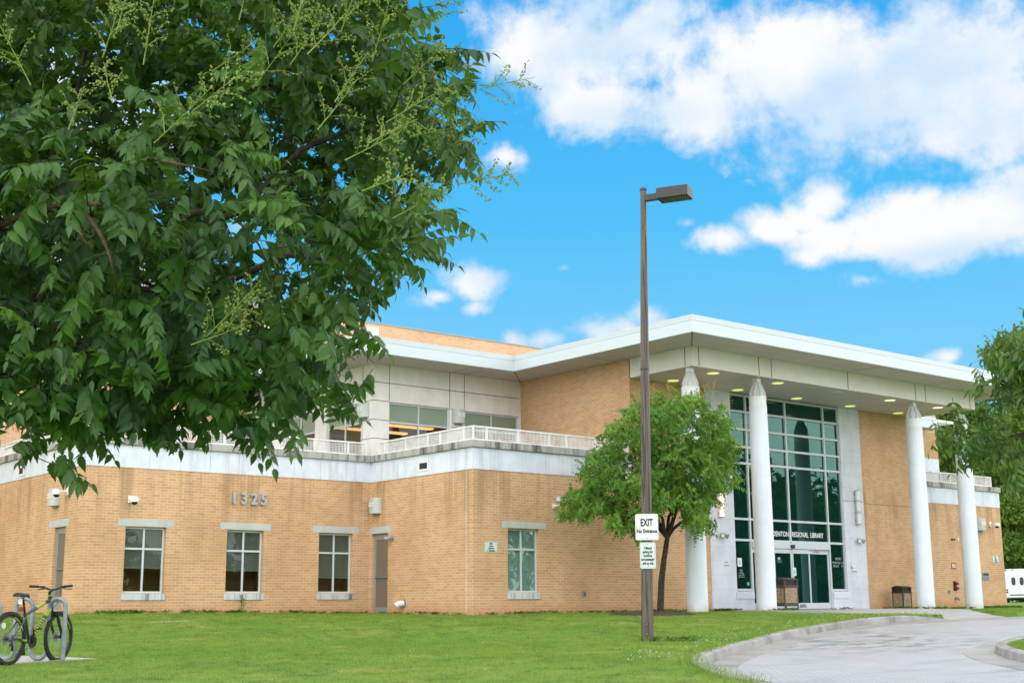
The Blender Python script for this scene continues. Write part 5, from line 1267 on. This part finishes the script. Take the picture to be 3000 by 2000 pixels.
# ------------------------------------------------------------------ lamp pole and its signs
def lamp_pole():
    bp = np.array([16.56, 16.67]); z0 = float(gz(*bp)); e = empty('lamp_post', (bp[0], bp[1], z0))
    tag(e, 'tall tapered weathered brown lamp post standing on the lawn with a box lamp head', 'lamp post')
    q = np.array([16.665, 16.575])     # it leans a touch
    pl = MB().tube([(bp[0], bp[1], z0-.2), (bp[0], bp[1], z0), (*(bp*.6+q*.4), 2.6), (*(bp*.45+q*.55), 4.17), (*q, 7.58)], [.113, .110, .088, .079, .058], 20); obj('pole', pl, POLE, e, smooth=True)
    obj('cap', MB().lathe((q[0], q[1], 0), [(.07, 7.575), (.07, 7.60), (.05, 7.625), (.01, 7.635)], 20), HEADM, e, smooth=True)
    obj('strap', MB().lathe((*(bp*.45+q*.55), 0), [(.086, 4.165), (.086, 4.185)], 20), BLACK, e)
    a = np.array([16.295, 15.92]); zb_ = 7.33; H = .20
    P = [onZ(*p, zb_)[:2] for p in ((1918.6, 593.7), (2009.8, 581.6), (2023.9, 599.2))]
    D, C_, F_ = [np.array(p) for p in P]; ax = C_-D; L = .60; ax = ax/np.linalg.norm(ax); sd = np.array([-ax[1], ax[0]])
    if sd @ (F_-C_) < 0: sd = -sd
    W = .37; D0 = q+ax*.30-sd*W*.5
    def hb(a0, a1, b0, b1, c0, c1):
        m = MB().box(a0, a1, b0, b1, c0, c1); m.v = [(D0[0]+ax[0]*p[0]+sd[0]*p[1], D0[1]+ax[1]*p[0]+sd[1]*p[1], p[2]) for p in m.v]; return m
    hd = obj('lamp_head', hb(0, L, 0, W, zb_, zb_+H), HEADM, e, bevel=.008)
    obj('lens', hb(L*.36, L-.035, .035, W-.035, zb_-.006, zb_+.01), LENSG, hd)
    obj('arm', hb(-.28, .02, W*.5-.05, W*.5+.05, zb_+.03, zb_+.15), HEADM, e, bevel=.004)
    # handhole cover near the ground, on the side towards the street
    t = np.array([-F0[0], -F0[1]]); rr = np.array([R0[0], R0[1]])
    hc = MB(); n = 20; pts = []
    for k in range(n):
        a_ = 2*math.pi*k/n; x = .042*math.cos(a_); z = .042*math.sin(a_)+(.085 if math.sin(a_) > 0 else -.085); pts.append((x, z))
    hc.prism(pts, 'y', -.006, .006); hc.xf(Matrix(((R0[0], F0[0], 0, bp[0]+t[0]*.112-.02*rr[0]), (R0[1], F0[1], 0, bp[1]+t[1]*.112-.02*rr[1]), (0, 0, 1, z0+.23), (0, 0, 0, 1))))
    o = obj('handhole_cover', hc, POLE, e); b = MB()
    for dz in (-.085, .085): b.lathe((0, -.008, dz), [(.012, 0), (.012, -.01)], 8, 'y')
    b.xf(Matrix(((R0[0], F0[0], 0, bp[0]+t[0]*.112-.02*rr[0]), (R0[1], F0[1], 0, bp[1]+t[1]*.112-.02*rr[1]), (0, 0, 1, z0+.23), (0, 0, 0, 1)))); obj('bolt', b, BOLT, o)
    # the two signs: upright sheets facing the street
    def psign(name, label, px, ztop, zbot, w, sheetm, lines):
        zc = (ztop+zbot)/2; h = ztop-zbot; d = ray(px, 1582); hd_ = np.hypot(d[0], d[1]); dist = np.hypot(*bp)-.115; x, y = d[0]/hd_*dist, d[1]/hd_*dist
        e2 = empty(name, (x, y, zbot)); tag(e2, label, 'sign'); yw = -YAW-math.radians(4); e2.rotation_euler = (0, 0, yw)
        pts = []; r_ = .03
        for (sx, sz, a0) in ((1, -1, -90), (1, 1, 0), (-1, 1, 90), (-1, -1, 180)):
            for k in range(5):
                a_ = math.radians(a0+k*22.5); pts.append((sx*(w/2-r_)+r_*math.cos(a_), h/2+sz*(h/2-r_)+r_*math.sin(a_)))
        obj('sheet', MB().prism(pts, 'y', -.003, .003), sheetm, e2, local=True)
        def ins(i): return [(p[0]*(1-2*i/w), h/2+(p[1]-h/2)*(1-2*i/h)) for p in pts]
        o1, o2 = ins(.014), ins(.019); b = MB(); n_ = len(pts)
        b.add([(p[0], -.0045, p[1]) for p in o1]+[(p[0], -.0045, p[1]) for p in o2], [(i, (i+1) % n_, (i+1) % n_+n_, i+n_) for i in range(n_)]); obj('border', b, GREYALU, e2, local=True)
        b = MB()
        for z in (.035, h-.035): b.lathe((0, -.003, z), [(.010, 0), (.010, -.006), (.005, -.009)], 8, 'y')
        obj('bolt', b, BOLT, e2, local=True)
        for (s_, size, zz_, cx, bold) in lines:
            cu = text('lettering', s_, size, SIGNB, None, face_front(0, -.0055, zz_), fit=cx, bold=bold); cu.parent = e2
        obj('bracket', MB().box(-.03, .03, .003, .03, .06, h-.06), GREYALU, e2, local=True)
    psign('exit_sign', 'white EXIT No Entrance sign bolted to the lamp post, the upper and wider one', 1896, 1.558, 1.101, .402, SIGNW, [('EXIT', .178, .300, .218, .006), ('No Entrance', .098, .155, .352, .0035)])
    psign('parking_sign', 'narrow white 5 minute parking sign below the EXIT sign on the lamp post', 1897, 1.059, .605, .275, SIGNG, [('5 Minute', .066, .355, .142, .002), ('parking for', .066, .29, .182, .002), ('bookdrop', .066, .225, .15, .002), ('and passenger', .066, .16, .228, .002), ('pick up only', .066, .092, .192, .002)])
lamp_pole()

# ------------------------------------------------------------------ litter bins
def bin_(px_, py_, dist_pt, label, rz, dark, w=.52, h=.94):
    u, v = dist_pt; z = float(gz(u, v))+.035
    e = empty('litter_bin', (u, v, z)); e.rotation_euler = (0, 0, rz); tag(e, label, 'litter bin', 'pebble-panel litter bins')
    a = w/2; fr = BINF if not dark else BINT
    f = MB()
    for sx in (-1, 1):
        for sy in (-1, 1): f.box(sx*a-.035*(sx > 0)-(0), sx*a+.035*(sx < 0), sy*a-.035*(sy > 0), sy*a+.035*(sy < 0), .0, h*.68)
    lo = .02 if dark else .10
    f.box(-a+.035, a-.035, -a, a, lo, .20 if not dark else .06); f.box(-a, a, -a+.035, a-.035, lo+.001, .199 if not dark else .059)
    obj('frame', f, fr, e, local=True, bevel=.006)
    p = MB(); pb = .2 if not dark else .06
    p.box(-a+.035, a-.035, -a+.008, a-.008, pb, h*.66).box(-a+.008, a-.008, -a+.035, a-.035, pb+.001, h*.659)
    obj('panel', p, BINP, e, local=True)
    l = MB(); l.box(-a-.012, a+.012, -a-.012, a+.012, h*.66, h*.73)
    for sx in (-1, 1):
        for sy in (-1, 1): l.box(sx*a-.05*(sx > 0), sx*a+.05*(sx < 0), sy*a-.05*(sy > 0), sy*a+.05*(sy < 0), h*.73, h*.92)
    obj('lid_frame', l, fr, e, local=True, bevel=.006)
    pts = [(-a-.012, h*.88)]+[(-a-.012+(w+.024)*k/10, h*.88+.075*math.sin(math.pi*(.12+.76*k/10))) for k in range(11)]+[(a+.012, h*.88)]
    obj('hood', MB().prism(pts, 'x', -a-.012, a+.012), fr, e, local=True, bevel=.008)
    obj('liner', MB().box(-a+.04, a-.04, -a+.04, a-.04, h*.66, h*.9), BLACK, e, local=True)
bin_(0, 0, (29.95, 24.55), 'brown litter bin with pebble panels standing behind the second column by the doors', math.radians(-8), False)
bin_(0, 0, (36.52, 25.2), 'dark-lidded litter bin with pebble panels against the brick right of the entrance', math.radians(-4), True, .43, .72)

# ------------------------------------------------------------------ bicycle rack and bicycle
RB = onG(183, 1937)
def rack():
    e = empty('bicycle_rack', RB); tag(e, 'wavy galvanised tube bicycle rack on a concrete pad at the lower left', 'bicycle rack')
    d = (-R0+.08*F0); d /= np.linalg.norm(d); per, leg, top, low = .475, .2375, .86, .04; r_ = leg/2
    pts = [(0, -.1)]
    for k in range(4):
        x = k*per
        for a in np.linspace(0, math.pi, 11): pts.append((x+r_-r_*math.cos(a), top-r_+r_*math.sin(a)))
        if k < 3:
            for a in np.linspace(0, math.pi, 11): pts.append((x+leg+r_-r_*math.cos(a), low+r_-r_*math.sin(a)))
    pts.append((3*per+leg, -.1))
    P = []
    for x, z in pts: q = RB+d*x; P.append((q[0], q[1], RB[2]+z))
    obj('tube', MB().tube(P, .031, 14), GALV, e, smooth=True)
rack()

def bicycle():
    rear = onG(20, 1949); z0 = float(gz(rear[0], rear[1]))
    hd = R0*.28+F0*.96; e = empty('bicycle', (rear[0], rear[1], z0)); e.rotation_euler = (math.radians(0), 0, math.atan2(hd[1], hd[0]))
    tag(e, 'black and lime green mountain bike leaning through the bicycle rack', 'bicycle')
    fm = mat('bike_frame_grey', (.035, .042, .05), .3); lime = mat('bike_lime', (.24, .36, .018), .35); rim = mat('bike_rim', (.02, .02, .02), .35); sp = mat('spoke_steel', (.35, .36, .37), .35, .8); white = mat('bike_decal_white', (.75, .76, .77), .4)
    O = lambda n, m, ma, par=e, s=True: obj(n, m, ma, par, smooth=s, local=True)
    RW = .35
    def wheel(x, rot, name):
        mx = T((x, 0, RW)) @ Matrix.Rotation(rot, 4, 'Z')
        w = O(name, MB().torus((0, 0, 0), RW-.027, .027, 'y', 56, 10, .95).xf(mx), TYRE)
        kn = MB()
        for k in range(64):
            a = 2*math.pi*k/64
            for s_ in (-1, 1):
                n0 = len(kn.v); kn.box(RW-.006, RW+.004, s_*.012-.007, s_*.012+.007, -.008, .008); kn.xf(Matrix.Rotation(a+(.05 if s_ > 0 else 0), 4, 'Y'), n0)
        O('tread', kn.xf(mx), TYRE, w, False)
        r_ = MB().torus((0, 0, 0), RW-.060, .011, 'y', 56, 8, 1.1); O('rim', r_.xf(mx), rim, w)
        dc = MB()
        for (a0, a1) in ((20, 75), (150, 190), (250, 300)):
            for s_ in (-1, 1):
                A = [math.radians(a0+(a1-a0)*k/8) for k in range(9)]
                vs = [((RW-.055)*math.cos(a), s_*.0135, (RW-.055)*math.sin(a)) for a in A]+[((RW-.07)*math.cos(a), s_*.0135, (RW-.07)*math.sin(a)) for a in A]
                dc.add(vs, [(k, k+1, k+10, k+9) for k in range(8)])
        O('rim_decal', dc.xf(mx), lime, w, False)
        s_ = MB()
        for k in range(28):
            a = 2*math.pi*k/28; b = a+.35*(1 if k % 2 else -1); s_.tube([(.022*math.cos(b), .03*(1 if k % 4 < 2 else -1), .022*math.sin(b)), ((RW-.068)*math.cos(a), 0, (RW-.068)*math.sin(a))], .0011, 4, cap=False)
        O('spokes', s_.xf(mx), sp, w, False)
        O('hub', MB().lathe((0, 0, 0), [(.012, -.06), (.03, -.035), (.018, -.02), (.018, .02), (.03, .035), (.012, .06)], 16, 'y').xf(mx), BLACK, w)
        O('brake_disc', MB().lathe((0, .038, 0), [(.08, 0), (.08, .002)], 28, 'y').xf(mx), sp, w)
        return w
    wheel(0, 0, 'wheel'); fw = wheel(1.09, math.radians(4), 'wheel')
    BB = Vector((.43, 0, .30)); ST = Vector((.30, 0, .70)); HT = Vector((.845, 0, .88)); HB = Vector((.885, 0, .76)); RA = Vector((0, 0, RW)); FA = Vector((1.09, 0, RW))
    f = MB().tube([ST-Vector((0, 0, .05)), HT-Vector((0, 0, .02))], [.02, .025], 12).tube([BB, HB], [.026, .031], 12).tube([BB, ST], [.019, .018], 12).tube([HT+Vector((-.01, 0, .03)), HB+Vector((.01, 0, -.03))], .027, 12)
    for s_ in (-1, 1):
        f.tube([BB+Vector((-.03, s_*.04, 0)), RA+Vector((.06, s_*.06, 0)), RA+Vector((0, s_*.068, 0))], [.014, .012, .010], 8); f.tube([ST+Vector((.0, s_*.025, -.07)), ST+Vector((-.09, s_*.055, -.14)), RA+Vector((0, s_*.066, .01))], [.012, .011, .009], 8)
    fr = O('frame', f, fm)
    def accent(a, b, t0, t1, r_, n, m, nm):
        p, q = a+(b-a)*t0, a+(b-a)*t1; mb = MB().tube([p, q], r_, 12); return O(nm, mb, m, fr)
    a0, b0 = ST-Vector((0, 0, .05)), HT-Vector((0, 0, .02))
    accent(a0, b0, .45, .78, .0258, 12, lime, 'lime_band'); accent(BB, HB, .72, .93, .0322, 12, lime, 'lime_band')
    for k in range(7): accent(BB, HB, .22+k*.065, .25+k*.065, .0312, 12, lime, 'lime_stripe')
    accent(HT+Vector((-.012, 0, .034)), HT+Vector((-.018, 0, .05)), 0, 1, .030, 12, lime, 'headset_ring')
    for s_ in (-1, 1): O('lime_band', MB().tube([ST+Vector((-.12, s_*.0558, -.19)), ST+Vector((-.20, s_*.060, -.275))], .0128, 8), lime, fr); O('lime_band', MB().tube([BB+Vector((-.12, s_*.046, .012)), BB+Vector((-.22, s_*.052, .025))], .0152, 8), lime, fr)
    fk = MB().tube([HB+Vector((.012, 0, -.02)), HB+Vector((.03, 0, -.08))], .02, 10).box(.90, .945, -.075, .075, .655, .70)
    for s_ in (-1, 1): fk.tube([(.922, s_*.066, .70), (.985, s_*.066, .55), (1.085, s_*.066, RW)], [.019, .022, .016], 10)
    fk.tube([(.955, -.066, .62), (.99, -.04, .66), (.99, .04, .66), (.955, .066, .62)], .012, 8)
    O('fork', fk, BLACK)
    O('seat_post', MB().tube([ST-Vector((-.03, 0, .1)), ST+Vector((-.055, 0, .19))], .0145, 10), BLACK)
    sd = MB(); sx = .235; zS = .915
    for (dx, hw, dz) in ((-.13, .065, .012), (-.09, .075, .02), (-.02, .055, .012), (.06, .026, .008), (.13, .018, .0), (.145, .008, -.012)):
        o_ = len(sd.v)
        for k in range(10):
            a = 2*math.pi*k/10; sd.v.append((sx+dx, hw*math.cos(a), zS+dz+.026*math.sin(a)-(.012*abs(math.cos(a)))))
        if o_:
            for k in range(10): sd.f.append((o_-10+k, o_-10+(k+1) % 10, o_+(k+1) % 10, o_+k))
    sd.f.append(tuple(range(10))); sd.f.append(tuple(range(50, 60)))
    s_o = O('saddle', sd, BLACK); O('rails', MB().tube([(sx-.1, .03, zS), (sx-.04, .028, zS-.045), (sx+.05, .02, zS-.04), (sx+.1, .01, zS)], .004, 6).tube([(sx-.1, -.03, zS), (sx-.04, -.028, zS-.045), (sx+.05, -.02, zS-.04), (sx+.1, -.01, zS)], .004, 6), sp, s_o)
    O('paper_tag', MB().box(.19, .197, -.03, .03, .80, .875), white, e, False); O('rear_reflector', MB().box(.20, .222, -.035, .03, .70, .762), mat('red_reflector', (.25, .01, .01), .2), e, False)
    stem = MB().tube([HT+Vector((-.012, 0, .045)), HT+Vector((-.022, 0, .095))], .021, 10).tube([HT+Vector((-.02, 0, .085)), HT+Vector((.055, 0, .12))], .018, 10); O('stem', stem, BLACK)
    hx, hz = HT.x+.055, HT.z+.122
    O('handlebar', MB().tube([(hx-.05, -.33, hz+.045), (hx-.02, -.15, hz+.035), (hx, -.05, hz), (hx, .05, hz), (hx-.02, .15, hz+.035), (hx-.05, .33, hz+.045)], .0145, 10), BLACK)
    for s_ in (-1, 1):
        O('grip', MB().tube([(hx-.042, s_*.21, hz+.040), (hx-.056, s_*.345, hz+.047)], .0185, 10), TYRE); O('brake_lever', MB().tube([(hx-.02, s_*.14, hz+.03), (hx+.035, s_*.17, hz+.01), (hx+.035, s_*.28, hz+.0)], .007, 6).box(hx-.04, hx+.01, s_*.16-.02, s_*.16+.02, hz+.015, hz+.05), BLACK)
        O('cable', MB().tube([(hx, s_*.13, hz+.02), (hx+.09, s_*.06, hz-.04), (hx+.07, s_*.03, hz-.2), (HB.x+.02, s_*.03, HB.z)], .003, 5), BLACK)
    cr = MB().lathe((BB.x, -.055, BB.z), [(.088, 0), (.088, -.004)], 30, 'y').torus((BB.x, -.06, BB.z), .078, .008, 'y', 30, 6); cr.lathe((BB.x, 0, BB.z), [(.024, -.08), (.024, .07)], 14, 'y'); cko = O('chainring', cr, BLACK)
    for s_, a in ((-1, 100), (1, 280)):
        a = math.radians(a); tip = Vector((BB.x+.17*math.cos(a), s_*.085, BB.z+.17*math.sin(a)))
        c = O('crank', MB().tube([Vector((BB.x, s_*.08, BB.z)), tip], [.015, .012], 8), BLACK); O('pedal', MB().box(tip.x-.045, tip.x+.045, s_*.14-.045, s_*.14+.045, tip.z-.012, tip.z+.012), BLACK, c, False); O('pedal_reflector', MB().box(tip.x-.052, tip.x-.0455, s_*.14-.03, s_*.14+.03, tip.z-.008, tip.z+.008), mat('amber', (.5, .12, .01), .3), c, False)
    cs = MB()
    for k in range(6): cs.lathe((0, -.036-k*.004, RW), [(.052-k*.006, 0), (.052-k*.006, -.002)], 22, 'y')
    O('cassette', cs, sp); ch = MB(); O('chain', ch.tube([(.0, -.05, RW+.042), (BB.x, -.062, BB.z+.084)], .0035, 5).tube([(.03, -.05, RW-.16), (BB.x, -.062, BB.z-.084)], .0035, 5), BLACK)
    O('derailleur', MB().tube([(0, -.06, RW-.02), (-.01, -.07, RW-.08), (.03, -.05, RW-.15)], [.012, .016, .01], 8).lathe((.02, -.05, RW-.14), [(.022, -.005), (.022, .005)], 12, 'y').box(-.05, .0, -.075, -.05, RW-.10, RW-.06), BLACK)
    O('spoke_reflector', MB().lathe((-.12, .0, RW+.17), [(.04, -.004), (.04, .004)], 14, 'y').xf(Matrix.Identity(4)), white, e)
bicycle()

# ------------------------------------------------------------------ white bus beyond the corner of the library
def van():
    D = 100.0; P = at(2986, 1764.5, D); k = D/FPX          # metres per photo pixel there
    e = empty('white_minibus', (P[0], P[1], P[2])); e.rotation_euler = (0, 0, -YAW-math.radians(14)); tag(e, 'white minibus seen from behind beyond the right corner of the library', 'minibus')
    O = lambda n, m, ma, par=e, s=False, bv=0: obj(n, m, ma, par, smooth=s, local=True, bevel=bv)
    W, H = 2.0, 2.45; x0 = -1.0
    pts = [(-W/2, .35), (-W/2, H-.55), (-W/2+.08, H-.12), (-W/2+.3, H), (W/2-.3, H), (W/2-.08, H-.12), (W/2, H-.55), (W/2, .35)]
    b = O('body', MB().prism(pts, 'y', 0, 5.2), VANW, e, False, .05)
    for s_ in (-1, 1):
        d = O('rear_door', MB().box(min(s_*.02, s_*.62), max(s_*.02, s_*.62), -.035, -.002, .62, H-.22), VANW, e, False, .02)
        oval = [(s_*.30+.15*math.copysign(abs(math.cos(a))**.6, math.cos(a)), 1.62+.30*math.copysign(abs(math.sin(a))**.6, math.sin(a))) for a in np.linspace(0, 2*math.pi, 24, endpoint=False)]
        O('rear_window', MB().prism(oval, 'y', -.042, -.036), VANG, d)
        for z in (.95, .78): O('tail_light', MB().lathe((s_*.80, -.004, z), [(.075, 0), (.075, -.02)], 14, 'y'), REDV)
        O('wheel', MB().lathe((s_*.80, .8, .30), [(.32, -.14), (.34, -.1), (.34, .1), (.32, .14)], 20, 'x'), TYRE)
    O('bumper', MB().box(-.75, .75, -.18, -.01, .40, .55), VANW, e, False, .03); O('step_pad', MB().box(-.62, .62, -.19, -.02, .555, .62), BLACK)
    O('number_plate', MB().box(-.92, -.68, -.02, -.003, .52, .66), LAMPSLOT); O('roof_rack', MB().box(-.5, .7, .3, .9, H+.02, H+.12).box(-.9, -.3, .2, .4, H+.002, H+.1), VANW)
    O('roof_lights', MB().box(-.95, -.7, .05, .2, H-.02, H+.06).box(-.45, -.2, .05, .2, H+.0, H+.07), REDV)
    O('rear_fender', MB().box(-1.22, -W/2+.02, .3, 2.2, .4, 1.35).box(W/2-.02, 1.22, .3, 2.2, .4, 1.35), VANW, e, False, .06)
van()
